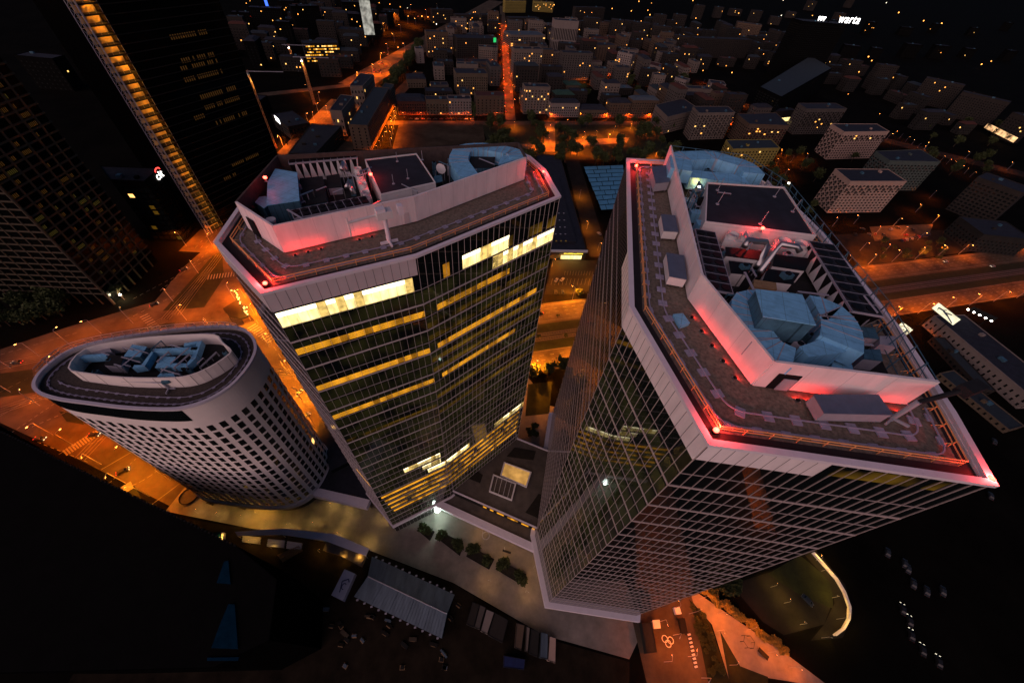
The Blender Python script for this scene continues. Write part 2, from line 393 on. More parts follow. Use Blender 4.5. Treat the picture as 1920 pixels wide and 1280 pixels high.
# background streets
strip('road', (-36, 560), (-.11, 1), 13, -40, 900, .01, M['asphalt'])
strip('road', (0, 520), (.956, .29), 13, -240, 330, .014, M['asphalt'])
strip('road', (-190, 470), (.0, 1), 15, -130, 220, .018, M['asphalt'])
strip('road', (-250, 650), (.1, 1), 46, -60, 900, .01, M['asphalt'])
strip('road', (-340, 520), (.75, .66), 14, -90, 120, .016, M['asphalt'])
strip('road', (40, 470), (.02, 1), 8, -60, 60, .01, M['asphalt'])
sheet('vacant_lot', [(748, 233), (905, 233), (910, 268), (735, 280)], .02, mat('lot_soil', (.06, .045, .03), .95, var=.5, scale=.05, spec=.05))
strip('road', (560, 560), (.86, -.5), 26, -420, 300, .01, M['asphalt_dark'])
sheet('yard_paving', [(1560, 440), (1800, 430), (1830, 470), (1610, 500)], .02, M['asphalt_dark'])
sheet('yard_paving', [(1630, 425), (1750, 420), (1740, 445), (1640, 452)], .03, M['asphalt'])
sheet('park_path', [(1072, 262), (1180, 258), (1175, 268), (1100, 273), (1080, 290), (1070, 290)], .02, M['dirt'])
sheet('park_path', [(1022, 232), (1040, 232), (1042, 285), (1020, 285)], .02, M['dirt'])
sheet('park_path', [(975, 270), (1040, 268), (1045, 284), (985, 282)], .025, M['dirt'])
sheet('lawn', [(900, 232), (1240, 232), (1260, 300), (930, 300)], .012, M['grass'])
# between the towers
sheet('car_park', [(1035, 488), (1130, 488), (1122, 550), (1020, 552)], .02, M['asphalt_dark'])
sheet('service_lane', [(1060, 300), (1085, 298), (1142, 480), (1105, 482)], .016, M['asphalt_dark'])
b = MB()
for i in range(12):
    dash((1036+i*7, 522), (1033+i*7, 534), 1, .12, 1, .03)
    dash((1060+i*5.2, 508), (1058+i*5.2, 516), 1, .12, 1, .03)
struct(b.build('bay_markings', M['paint']))
sheet('plaza_paving', [(310, 958), (345, 915), (560, 880), (640, 760), (985, 700), (1030, 760), (1200, 800), (1215, 1160), (1180, 1235), (1020, 1190), (850, 1092), (690, 1030), (470, 990)], .010, M['paving'])
sheet('lawn', [(985, 780), (1030, 775), (1035, 715), (990, 720)], .02, M['grass'])
# works yard and lower-right park
M['yard'] = mat('yard_soil', (.018, .0135, .009), .95, var=.6, scale=.12, spec=.05)  # soil darkened, the falloff of light is put into the colour
sheet('works_yard', [(310, 965), (470, 992), (690, 1032), (850, 1094), (1020, 1195), (1180, 1240), (1180, 1500), (0, 1500)], .008, M['yard'])
sheet('road', [(1185, 1160), (1290, 1100), (1308, 1150), (1335, 1290), (1400, 1800), (1280, 1800), (1215, 1290)], .014, M['asphalt'])
sheet('park_path', [(1296, 1112), (1310, 1112), (1350, 1140), (1470, 1222), (1560, 1290), (1440, 1270), (1388, 1250), (1352, 1190), (1380, 1290), (1372, 1290), (1335, 1170), (1298, 1128)], .014, M['paving'])
strip('road', (115, -40), (.05, -1), 9, -18, 120, .02, M['asphalt'])
sheet('lawn', [(1350, 1182), (1388, 1248), (1440, 1268), (1440, 1400), (1390, 1400)], .016, M['grass'])
sheet('lawn', [(1292, 1122), (1330, 1165), (1372, 1290), (1330, 1290), (1308, 1180)], .016, M['grass'])
sheet('yard_paving', [(1370, 1095), (1450, 1070), (1560, 1130), (1545, 1170), (1470, 1190), (1430, 1165)], .012, M['asphalt_dark'])
sheet('lawn', [(1440, 1075), (1500, 1040), (1560, 1090), (1562, 1140), (1500, 1115)], .016, M['grass'])
sheet('drive', [(1505, 1036), (1530, 1030), (1585, 1095), (1600, 1150), (1580, 1195), (1520, 1200), (1545, 1170), (1565, 1130), (1555, 1090)], .018, M['asphalt_dark'])

# ------------------------------------------------------------------ generic parts
def curtain(root, poly, z0, z1, first_band, step, bandh, skip=(), fin='fin', side=(), mull=1.5, bandw=.1, cw=.042):
    """glass faces, mullions, bands and transoms round a tower"""
    k = len(poly)
    for i in range(k):
        p, q = Vector(poly[i]), Vector(poly[(i+1) % k])
        g = MB(); g.quad((*p, z0), (*q, z0), (*q, z1), (*p, z1)); g.build('glass_facade', M['glass_side' if i in side else 'glass'], root)
    for i in range(k):
        if i in skip: continue
        p, q = Vector(poly[i]), Vector(poly[(i+1) % k]); e = q-p; L = e.length; d = e/L; n = Vector((d.y, -d.x))
        nn = max(2, round(L/mull)); g = MB()
        for j in range(nn+1):
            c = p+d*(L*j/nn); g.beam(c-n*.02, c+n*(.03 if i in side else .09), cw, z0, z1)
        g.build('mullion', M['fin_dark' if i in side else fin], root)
    z = first_band
    while z > z0+1:
        o_ = offset_poly(poly, -bandw); g = MB(); g.ring(o_, offset_poly(poly, .02), z-bandh/2, z+bandh/2); g.build('floor_band', M[fin], root)
        zz = z+step/2
        if zz < z1-1:
            g = MB(); g.ring(offset_poly(poly, -.07), offset_poly(poly, .02), zz-.04, zz+.04); g.build('transom', M[fin], root)
        z -= step
def lit_strip(root, p0, p1, s0, s1, z0, z1, m, out=.03, cell=1.5, skipp=0.0, rnd=None):
    p0, p1 = Vector(p0), Vector(p1); d = (p1-p0).normalized(); n = Vector((d.y, -d.x)); g = MB()
    s = s0; last = None; mats = [m]; pick = lambda: 0; cut = None
    if m is M['lit_white']: mats = [m, M['lit_white2'], M['lit_white3']]; pick = lambda: 0 if random.random() < .68 else 1; cut = z0+(z1-z0)*.72
    if m is M['lit_amber']: mats = [m, M['lit_amber2']]; pick = lambda: 0 if random.random() < .8 else 1
    while s < s1-.2:
        e = min(s+cell, s1)
        if random.random() >= skipp:
            a = p0+d*s+n*out; c = p0+d*e+n*out; k = len(g.v); mi = pick(); zt = cut if cut and mi == 0 else z1
            if last is None: g.v += [(*a, z0), (*a, z1)]; last = (k, k+1); k += 2
            if zt < z1: 
                b0 = len(g.v); g.v += [(*c, z0), (*c, zt), (*a, zt), (*c, z1)]
                g.f += [(last[0], b0, b0+1, b0+2), (b0+2, b0+1, b0+3, last[1])]; g.m += [mi, 2]; last = (b0, b0+3)
            else: g.v += [(*c, z0), (*c, z1)]; g.f.append((last[0], k, k+1, last[1])); g.m.append(mi); last = (k, k+1)
        else:
            if g.f: g.build('lit_window', mats, root); g = MB()
            last = None
        s = e
    if g.f: return g.build('lit_window', mats, root)
def rail_line(name, label, pts, z, h, root_group, closed=False, step=3.0, mats='railing', lower=True):
    t = thing(name, label, 'railing', (pts[0][0], pts[0][1], z), root_group)
    pts = [Vector(p[:2]) for p in pts]
    if closed: pts = pts+[pts[0]]
    r = MB(); 
    for a, c in zip(pts, pts[1:]):
        r.tube([(*a, z+h), (*c, z+h)], .085, 6); r.tube([(*a, z+h*.55), (*c, z+h*.55)], .075, 6)
    r.build('rail', M[mats], t)
    for a, c in zip(pts, pts[1:]):
        L = (c-a).length; n = max(1, round(L/step)); d = (c-a)/L; q = Vector((-d.y, d.x))
        for i in range(n):
            p = a+d*(L*i/n); g = MB(); g.tube([(*p, z), (*p, z+h)], .07, 6); g.tube([(*(p+q*.9), z+.05), (*p, z+h*.55)], .05, 5)
            g.build('post', M[mats], t)
    return t
def monorail(label, pts, z, group, spacing=2.2, closed=False, blk=(.95, .7)):
    t = thing('cradle_rail', label, 'rail track', (pts[0][0], pts[0][1], z), group)
    pts = [Vector(p[:2]) for p in pts]
    if closed: pts = pts+[pts[0]]
    g = MB()
    for a, c in zip(pts, pts[1:]): g.beam(a, c, .16, z+.2, z+.34)
    g.build('rail', M['paver'], t)
    cnt = 0
    acc = spacing/2
    for a, c in zip(pts, pts[1:]):
        L = (c-a).length; d = (c-a)/max(L, 1e-6); an = math.atan2(d.y, d.x); pos = []
        while acc < L: pos.append(acc); acc += spacing
        acc -= L
        for s_ in pos:
            if cnt > 95: break
            p = a+d*s_
            g = MB(); g.box(p.x, p.y, z+.12, blk[0], blk[1]*1.4, .16, an); g.build('paver_block', M['paver'], t); cnt += 1
    return t
def smooth_path(pts, r=2.0, n=5):
    pts = [Vector(p[:2]) for p in pts]; out = [pts[0]]
    for i in range(1, len(pts)-1):
        a, p, c = pts[i-1], pts[i], pts[i+1]; u = (a-p).normalized()*min(r, (a-p).length*.45); v = (c-p).normalized()*min(r, (c-p).length*.45)
        for k in range(n+1):
            t = k/n; out.append((p+u)*(1-t)**2+p*2*t*(1-t)+(p+v)*t*t)
    return out+[pts[-1]]
def red_lamp(x, y, z, label, power=900, gain=.8):
    t = thing('warning_lamp', label, 'lamp', (x, y, z), 'red aviation warning lamps')
    g = MB(); g.tube([(x, y, z), (x, y, z+.5)], .08, 8); g.box(x, y, z+.03, .5, .5, .06); g.build('lamp_stand', M['steel'], t)
    g = MB(); g.tube([(x, y, z+.5), (x, y, z+.62), (x, y, z+.86), (x, y, z+.95)], [.2, .32, .32, .16], 10); g.build('lens', M['lamp_r'], t)
    point(t, (0, 0, 1.35), (1.0, .035, .03), power*gain, .15)
    return t
def duct(name, label, pts, wd, z0, z1, m='galv', group=None, seams=True):
    """flat sheet-metal duct following a 2D path"""
    t = thing(name, label, 'duct', (pts[0][0], pts[0][1], z0), group)
    pts = [Vector(p[:2]) for p in pts]; L = []; R = []
    for i, p in enumerate(pts):
        d = (pts[min(i+1, len(pts)-1)]-pts[max(i-1, 0)]).normalized(); n = Vector((-d.y, d.x))*wd/2; L.append(p+n); R.append(p-n)
    g = MB()
    for i in range(len(pts)-1):
        a, c, e, f_ = L[i], L[i+1], R[i+1], R[i]
        g.quad((*a, z1), (*f_, z1), (*e, z1), (*c, z1)); g.quad((*f_, z0), (*e, z0), (*e, z1), (*f_, z1)); g.quad((*c, z0), (*a, z0), (*a, z1), (*c, z1))
    g.quad((*L[0], z0), (*R[0], z0), (*R[0], z1), (*L[0], z1)); g.quad((*R[-1], z0), (*L[-1], z0), (*L[-1], z1), (*R[-1], z1))
    g.build('duct_body', M[m], t)
    if seams:
        for i in range(1, len(pts)-1): MB().beam(L[i]+(L[i]-R[i])*.01, R[i]-(L[i]-R[i])*.01, .12, z0, z1+.06).build('flange', M['unit'], t)
    return t
def unit_box(name, label, quad, z0, z1, side='unit', top='galv_dim', cat='roof unit', group=None, legs=True, louvre=None, slope=0.0):
    q = [Vector(p[:2]) for p in quad]; c = sum(q, Vector((0, 0)))/len(q)
    t = thing(name, label, cat, (c.x, c.y, z0), group)
    zb = z0+.6 if legs else z0
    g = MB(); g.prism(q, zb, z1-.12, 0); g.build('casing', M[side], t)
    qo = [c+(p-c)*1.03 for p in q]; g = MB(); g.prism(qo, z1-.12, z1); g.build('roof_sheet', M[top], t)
    if legs:
        for p in q:
            pp = c+(p-c)*.86; g = MB(); g.box(pp.x, pp.y, z0+.3, .25, .25, .6); g.build('leg', M['steel'], t)
    if louvre is not None:
        a, e = q[louvre], q[(louvre+1) % len(q)]; g = MB(); n = Vector(((e-a).y, -(e-a).x)).normalized()
        if n.dot((a+e)/2-c) < 0: n = -n
        for i in range(4):
            s0 = a+(e-a)*(.1+.22*i)+n*.04; s1 = a+(e-a)*(.22+.22*i)+n*.04
            g.quad((*s0, zb+.5), (*s1, zb+.5), (*s1, z1-.4), (*s0, z1-.4))
        g.build('louvre', M['black'], t)
    return t
def dry_cooler(label, a, c, wd, z0, z1, n, group, m='black'):
    """long bank of V-shaped coolers: triangular white end frames under a black fan deck"""
    a = Vector(a[:2]); c = Vector(c[:2]); d = (c-a).normalized(); L = (c-a).length; q = Vector((-d.y, d.x))
    t = thing('dry_cooler', label, 'cooler', (a.x, a.y, z0), group)
    g = MB(); g.prism([a-q*wd/2, c-q*wd/2, c+q*wd/2, a+q*wd/2], z1-.25, z1); g.build('fan_deck', M['tar'], t)
    g = MB()
    for s in (-1, 1): g.beam(a+q*s*wd/2, c+q*s*wd/2, .1, z1-.3, z1+.03)
    g.beam(a-q*wd/2, a+q*wd/2, .1, z1-.3, z1+.03); g.beam(c-q*wd/2, c+q*wd/2, .1, z1-.3, z1+.03)
    for i in range(1, n): p = a+d*(L*i/n); g.beam(p-q*wd/2, p+q*wd/2, .09, z1, z1+.03)
    g.build('deck_frame', M['unit'], t)
    for i in range(n):
        g = MB(); p = a+d*(L*i/n); e = a+d*(L*(i+1)/n); m_ = (p+e)/2
        for s in (-1, 1):
            o = q*s*(wd/2-.05)
            g.quad((*(p+o), z1-.3), (*(m_+o), z0+.3), (*(m_+o), z0+.3), (*(e+o), z1-.3))
        g.quad((*(p-q*wd/2), z1-.3), (*(m_-q*wd/2), z0+.3), (*(m_+q*wd/2), z0+.3), (*(p+q*wd/2), z1-.3))
        g.quad((*(e-q*wd/2), z1-.3), (*(e+q*wd/2), z1-.3), (*(m_+q*wd/2), z0+.3), (*(m_-q*wd/2), z0+.3))
        g.build('coil', M['black'], t)
    for s in (-1, 1):
        g = MB()
        for i in range(n):
            p = a+d*(L*i/n); e = a+d*(L*(i+1)/n); m_ = (p+e)/2
            o = q*s*(wd/2+.02)
            g.quad((*(m_+o), z0), (*(e+o), z0), (*(e+o), z1-.3), (*(m_+o), z0+.3)) if False else g.quad((*(m_+o-d*.05), z0), (*(m_+o+d*.05), z0), (*(e+o), z1-.3), (*(e+o-d*.3), z1-.3))
            if i < n-1: g.quad((*(m_+o), z0+.1), (*(m_+o+d*(L/n)), z0+.1), (*(e+o+d*.02), z1-.3), (*(e+o-d*.02), z1-.3))
        g.build('end_panel', M['white'], t)
    for i in range(n):
        for s in (-1, 1):
            p = a+d*(L*(i+.5)/n)+q*s*wd*.24; g = MB(); g.tube([(*p, z1-.02), (*p, z1+.16)], wd*.19, 12); g.build('fan', M['black'], t)
    return t
def fan_unit(label, quad, z0, z1, nf, group):
    q = [Vector(p[:2]) for p in quad]; c = sum(q, Vector((0, 0)))/4
    t = thing('chiller', label, 'chiller', (c.x, c.y, z0), group)
    g = MB(); g.prism(q, z0, z1); g.build('casing', M['white'], t)
    e = (q[1]-q[0]); f_ = (q[3]-q[0])
    for i in range(nf):
        p = q[0]+e*((i+.5)/nf)+f_*.5; r = min(e.length/nf, f_.length)*.42
        g = MB(); g.tube([(*p, z1), (*p, z1+.75)], [r*.9, r], 16, caps=False); g.build('fan_cowl', M['white'], t)
        g = MB(); g.tube([(*p, z1+.1), (*p, z1+.3)], r*.88, 14); g.build('fan', M['unit'], t)
    return t
def pipe(label, pts, r, m='steel', group=None):
    t = MB().tube(pts, r, 10).build('pipe', M[m], None, True); return tag(t, label, 'pipe', group)

# ------------------------------------------------------------------ TOWER with the long folded front
ZA = 126.5
PA = [Vector(p) for p in ((-51.9, 50.8), (-38.1, 39.9), (-18.1, 53.0), (7.1, 80.0), (5.5, 85.2), (3.4, 92.7), (-.6, 99.4), (-5.5, 102.5), (-56.7, 80.3), (-54.3, 62.5))]
ta = thing('office_tower', 'grey glass office tower with a folded front, middle one of the three towers', 'skyscraper', (-25, 70, 0))
CA = 122.4
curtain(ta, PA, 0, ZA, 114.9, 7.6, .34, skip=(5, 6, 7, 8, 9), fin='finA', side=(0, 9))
RZA = ZA-.8
g = MB(); g.poly(offset_poly(PA, .3), RZA); g.build('roof_gravel', M['gravel'], ta)
g = MB(); g.ring(offset_poly(PA, .6), offset_poly(PA, 2.0), RZA+.02, RZA+.06); g.build('gutter', M['gutter'], ta)
g = MB(); g.ring(offset_poly(PA, -.3), offset_poly(PA, .45), ZA-.5, ZA); g.build('parapet_coping', M['coping'], ta)
g = MB(); g.ring(offset_poly(PA, .1), offset_poly(PA, .6), RZA-.2, ZA-.5); g.build('parapet', M['clad'], ta)
def cladding(root, p, q, s0, s1, z0, z1, m, pitch=1.5):
    d = (q-p).normalized(); n = Vector((d.y, -d.x)); s = s0
    g = MB(); a = p+d*s0+n*.2; c = p+d*s1+n*.2; g.quad((*a, z0), (*c, z0), (*c, z1), (*a, z1)); e0 = p+d*s0; e1 = p+d*s1
    g.quad((*e0, z0), (*e1, z0), (*c, z0), (*a, z0)); g.quad((*c, z0), (*e1, z0), (*e1, z1), (*c, z1))
    g.build('cladding_panel', m, root)
    k = round((s1-s0)/pitch)
    for i in range(1, k):
        a = p+d*(s0+(s1-s0)*i/k); MB().beam(a+n*.2, a+n*.215, .06, z0, z1).build('panel_joint', M['joint'], root)
L01 = (PA[2]-PA[1]).length
cladding(ta, PA[1], PA[2], 0, L01-.3, CA, ZA-.52, M['cladA'])
cladding(ta, PA[0], PA[1], 0, (PA[1]-PA[0]).length, CA, ZA-.52, M['cladA'])
# lit floors
LR = (PA[3]-PA[2]).length
def strA(face, x0, x1, z0, z1, m, skipp=0.0):
    p, q = PA[face], PA[face+1]
    s0 = face_hit(p, q, *x0)[0]; s1 = face_hit(p, q, *x1)[0]
    lit_strip(ta, p, q, max(.1, s0), min((q-p).length-.05, s1), z0, z1, m, skipp=skipp)
strA(1, (516, 600), (775, 535), 118.6, 121.9, M['lit_white'])
strA(2, (866, 455), (957, 420), 118.9, 122.1, M['lit_white'], 0)
strA(2, (828, 475), (852, 462), 118.9, 122.1, M['lit_amber'], .3)
strA(2, (925, 460), (1048, 385), 115.2, 118.4, M['lit_white'], 0)
strA(2, (955, 420), (1048, 380), 119.2, 121.8, M['lit_dim'], .3)
strA(2, (830, 500), (870, 480), 111.6, 114.4, M['lit_dim'], .3)
def zlevel(face, px, py): return face_hit(PA[face], PA[face+1], px, py)[1]
for (a1, a2), (b1, b2), mm in ((((640, 657), (805, 612)), ((822, 604), (952, 545)), 'lit_amber'), (((640, 729), (818, 680)), ((824, 675), (1000, 580)), 'lit_amber'), (((640, 789), (825, 733)), ((832, 727), (962, 650)), 'lit_amber')):
    z = zlevel(1, *a1); zf = 114.9-7.6*round((114.9-z)/3.8)/2
    strA(1, (a1[0]-100, a1[1]+30), a2, zf+.4, zf+2.0, M[mm], 0); strA(2, b1, b2, zf+.4, zf+2.0, M[mm], 0)
for zz in (107.7, 103.9, 96.3, 92.5, 81.1, 73.5): lit_strip(ta, PA[2], PA[3], .2, LR-.2, zz, zz+1.5, M['lit_dim'], cell=LR)
for zz in (111.5, 88.7, 77.3): lit_strip(ta, PA[1], PA[2], .2, L01-.2, zz, zz+1.4, M['lit_dim'], cell=L01)
z = zlevel(2, 955, 775); strA(2, (926, 805), (985, 745), z-2.2, z+1.0, M['lit_white'], 0)
z = zlevel(1, 790, 868); strA(1, (756, 878), (826, 852), z-1.4, z+1.4, M['lit_white'])
strA(1, (792, 876), (826, 862), z-5.3, z-2.6, M['lit_white']); strA(1, (803, 884), (838, 870), z-9.1, z-6.3, M['lit_white'])
strA(2, (838, 868), (880, 840), z-9.1, z-6.3, M['lit_white'])
for i in range(5):
    zz = z-12.5-3.8*i
    lit_strip(ta, PA[1], PA[2], 1+i*.4, L01-.1, zz, zz+1.5, M['lit_amber'], skipp=.04); lit_strip(ta, PA[2], PA[3], .1, LR*.95, zz, zz+1.5, M['lit_amber'], skipp=.04)
lit_strip(ta, PA[0], PA[1], 9, 16.5, 46, 47.6, M['lit_amber'])
for r in range(29):
    for f0 in (1, 2):
        p, q = PA[f0], PA[f0+1]; L = (q-p).length; zz = 114.9-3.8*r
        lit_strip(ta, p, q, .1, L-.1, zz+.4, zz+3.3, M['lit_ghost'], .03, cell=L)
# roof kit
def ins(P, d, idx): q = offset_poly(P, d); return [q[i] for i in idx]
rail_line('guard_rail', 'orange lit safety railing along the roof edge of the folded glass tower', ins(PA, 2.2, (8, 9, 0, 1, 2, 3, 4, 5, 6)), RZA, 1.1, 'roof edge railings', step=3.2)
monorail('inner cradle rail on grey pavers round the plant walls of the folded tower', smooth_path(ins(PA, 5.2, (9, 0, 1, 2, 3, 4, 5)), 2.5), RZA+.05, 'roof cradle rails', 3.2)
monorail('outer cradle rail beside the railing on the folded tower roof', smooth_path(ins(PA, 3.0, (9, 0, 1, 2, 3, 4, 5)), 2.0), RZA+.03, 'roof cradle rails', 3.6, blk=(.9, .4))
EA = [Vector(p) for p in ((-49.4, 56.4), (-40.1, 50.6), (-21.0, 64.6), (-1.3, 87.3), (-3.6, 95.3), (-51.7, 75.0))]
ea = thing('plant_screen', 'red lit roof plant screen wall on the folded glass tower', 'screen wall', (-25, 72, RZA))
ZE = 131.0
for i in range(6):
    p, q = EA[i], EA[(i+1) % 6]
    g = MB(); g.beam(p, q, .35, RZA+.25, ZE); g.build('screen_panel', M['clad'] if i in (0, 1, 2) else M['screen'], ea)
    g = MB(); d = (q-p).normalized(); n = Vector((d.y, -d.x)); k = max(2, round((q-p).length/3))
    for j in range(1, k): a = p+d*((q-p).length*j/k)+n*.18; MB().beam(a, a+n*.02, .05, RZA+.3, ZE).build('panel_joint', M['cladA'], ea)
g = MB(); g.beam(EA[0]+(EA[1]-EA[0])*.22+Vector((-.25, -.3)), EA[0]+(EA[1]-EA[0])*.42+Vector((-.25, -.3)), .1, RZA+.3, RZA+3.6); g.build('louvre_door', M['black'], ea)
d = (EA[2]-EA[1]).normalized(); n = Vector((d.y, -d.x)); a = EA[1]+d*((EA[2]-EA[1]).length-2.5)+n*.25
g = MB(); g.beam(a, a+d*1.0, .08, RZA+.3, RZA+2.5); g.build('door', M['cladA'], ea)
g = MB(); g.poly(offset_poly(EA, .2), RZA+.3); g.build('plant_deck', M['deck'], ea)
def q4(z, *pts): return [U(x, y, z) for x, y in pts]
bh = thing('lift_house', 'flat dark membrane roof of the lift house on the folded tower', 'rooftop house', (-26, 72, RZA))
Q = q4(130.6, (684, 300), (714, 366), (817, 343), (781, 288.6))
MB().prism(Q, RZA+.3, 130.4).build('wall', M['white'], bh)
cQ = sum(Q, Vector((0, 0)))/4; MB().prism([cQ+(p-cQ)*.975 for p in Q], 130.42, 130.5).build('roof', M['tar'], bh)
MB().ring(Q, [cQ+(p-cQ)*.97 for p in Q], 130.3, 130.75).build('roof_edge', M['white'], bh)
for px, py in ((745, 303), (765, 335), (792, 300), (738, 345)):
    p = U(px, py, 130.5); MB().tube([(p.x, p.y, 130.5), (p.x, p.y, 132.4)], .05, 5).tube([(p.x, p.y, 130.5), (p.x, p.y, 130.6)], .3, 8).build('lightning_rod', M['unit'], bh)
dry_cooler('cooler bank along the back wall of the folded tower roof', U(541, 300, 130), U(668, 289, 130), 3.4, 126.0, 130.0, 10, 'roof dry coolers')
dry_cooler('cooler bank just behind the red front wall of the folded tower', U(548, 402, 129.6), U(690, 374, 129.6), 3.0, 126.2, 129.6, 9, 'roof dry coolers')
fan_unit('white four fan chiller beside the dark lift house roof of the folded tower', q4(129.5, (662, 315), (682, 375), (697, 370), (676, 311)), RZA+.3, 129.3, 4, 'roof chillers')
pipe('polished pipe elbow at the upper end of the four fan chiller', [U3(641, 318, 129.8), U3(643, 306, 130.2), U3(648, 312, 129.4), U3(652, 322, 128.5)], .45, group='chiller pipes')
pipe('polished pipe elbow lying at the lower end of the four fan chiller', [U3(650, 352, 129.8), U3(652, 342, 130.2), U3(659, 354, 129.4), U3(664, 364, 128.5)], .45, group='chiller pipes')
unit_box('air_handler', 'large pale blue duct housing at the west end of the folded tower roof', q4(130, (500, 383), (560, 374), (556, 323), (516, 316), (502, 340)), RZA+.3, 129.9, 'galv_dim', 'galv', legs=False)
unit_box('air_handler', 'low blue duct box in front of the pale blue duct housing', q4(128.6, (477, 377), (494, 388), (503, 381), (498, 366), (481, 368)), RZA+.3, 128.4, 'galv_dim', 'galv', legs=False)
for i, (px, py, lb) in enumerate(((466, 374, 'upper'), (507, 412, 'lower'))):
    p = U(px, py, 128.6); t = thing('vent_pipe', 'round %s flue with pale cap inside the west screen of the folded tower' % lb, 'flue', (p.x, p.y, RZA), 'roof flues')
    MB().tube([(p.x, p.y, RZA+.3), (p.x, p.y, 128.4)], .7, 12).build('stack', M['unit'], t)
    MB().tube([(p.x, p.y, 128.4), (p.x, p.y, 128.7)], .85, 14).build('cap', M['white'], t)
unit_box('air_handler', 'dark teal air handler behind the front coolers of the folded tower', q4(128.3, (562, 385), (612, 376), (604, 330), (562, 334)), RZA+.3, 128.2, 'galv_dim', 'deck', legs=False)
unit_box('air_handler', 'dark grey plant box next to the dark teal air handler', q4(127.6, (615, 352), (640, 350), (636, 326), (612, 330)), RZA+.3, 127.6, 'unit', 'deck', legs=False)
duct('air_duct', 'wide blue duct curving round the east end of the folded tower plant', smooth_path(q4(130.4, (880, 330), (858, 298), (868, 277), (905, 274), (945, 280), (968, 285), (972, 295)), 1.6, 2), 4.2, 127.4, 130.4)
unit_box('air_handler', 'dark box set inside the curve of the wide blue duct', q4(129.5, (878, 312), (925, 312), (928, 293), (880, 292)), RZA+.3, 129.3, 'galv_dim', 'deck', legs=False)
unit_box('air_handler', 'ribbed pale box by the east end of the red screen wall', q4(130, (935, 308), (962, 300), (952, 290), (940, 294)), RZA+.3, 130.0, 'galv', 'galv', legs=False)
unit_box('air_handler', 'black cube unit beside the lift house of the folded tower', q4(130, (815, 346), (830, 342), (828, 331), (814, 333)), RZA+.3, 130.3, 'black', 'galv_dim', legs=False)
p = U(829, 320, 129); t = thing('satellite_dish', 'small red lit satellite dish beside the black cube unit', 'dish', (p.x, p.y, RZA))
MB().tube([(p.x, p.y, RZA+.3), (p.x, p.y, 129)], .12, 6).build('mast', M['steel'], t)
MB().tube([(p.x, p.y, 129.6), (p.x-.1, p.y-.25, 129.6), (p.x-.15, p.y-.5, 129.6)], [.2, .8, 1.1], 14).build('dish', M['white'], t)
# maintenance crane
p = U(731, 458, RZA); t = thing('facade_crane', 'white window cleaning crane standing before the red screen wall', 'crane', (p.x, p.y, RZA))
MB().tube([(p.x, p.y, RZA+.5), (p.x, p.y, RZA+5.4)], .38, 10).build('mast', M['coping'], t)
for dx, dy in ((1.3, .9), (-1.3, -.9), (.9, -1.3), (-.9, 1.3)):
    MB().beam((p.x, p.y), (p.x+dx, p.y+dy), .3, RZA+.3, RZA+.8).build('leg', M['coping'], t)
MB().box(p.x, p.y, RZA+6.0, 2.6, 1.6, 1.3, .6).build('cab', M['white'], t)
MB().box(p.x-.4, p.y-.3, RZA+6.9, 1.5, 1.3, .5, .6, 0).build('hood', M['coping'], t)
MB().box(p.x+2.4, p.y+1.5, RZA+6.3, .9, 1.1, 1.6, .6).build('counterweight', M['coping'], t)
e = U(652, 418, RZA+6); MB().tube([(p.x-.8, p.y-.4, RZA+6), (e.x, e.y, RZA+6)], .22, 8).build('boom', M['white'], t)
MB().tube([(e.x, e.y, RZA+6.8), (e.x, e.y, RZA+3.6)], .15, 6).build('hanger', M['white'], t)
for px, py, z, lb, pw in ((497, 531, RZA, 'red warning lamp at the front corner of the folded tower roof', 1100), (497, 333, ZE, 'red warning lamp at the back west corner behind the pale blue duct housing', 70),
                      (695, 327, 130.5, 'red warning lamp on the edge of the dark lift house roof, folded tower', 260), (1019, 322, RZA+.6, 'red warning lamp at the east corner of the folded tower roof', 900)):
    p = U(px, py, z+.7); red_lamp(p.x, p.y, z, lb, pw, 1.15)
def added_red_lights(where, a, c, n, zr, pw):  # red spots added to redden the plant walls; the boxes are made up
    d = (c-a).normalized(); o_ = Vector((d.y, -d.x))
    for i in range(n):
        p = a+(c-a)*((i+.5)/n)+o_*1.5; t = thing('added_red_light', 'added low red light at the foot of the %s' % where, 'lamp', (p.x, p.y, zr), 'added red lights ' + where)
        MB().box(p.x, p.y, zr+.2, .4, .3, .26, math.atan2(d.y, d.x)).build('lamp_body', M['black'], t); MB().box(p.x, p.y, zr+.06, .6, .5, .1, math.atan2(d.y, d.x)).build('foot', M['steel'], t)
        spot(t, (-o_.x*.2, -o_.y*.2, .3), (1, .025, .015), pw*1.25, 165, .06, .5, aim=(-o_.x, -o_.y, -.05))
dE = (EA[2]-EA[1]).normalized()
added_red_lights('folded tower plant wall corner', EA[1]+dE*.3, EA[1]+dE*6.5, 3, RZA, 60); added_red_lights('folded tower plant wall middle', EA[1]+dE*11, EA[1]+dE*15.5, 2, RZA, 45)

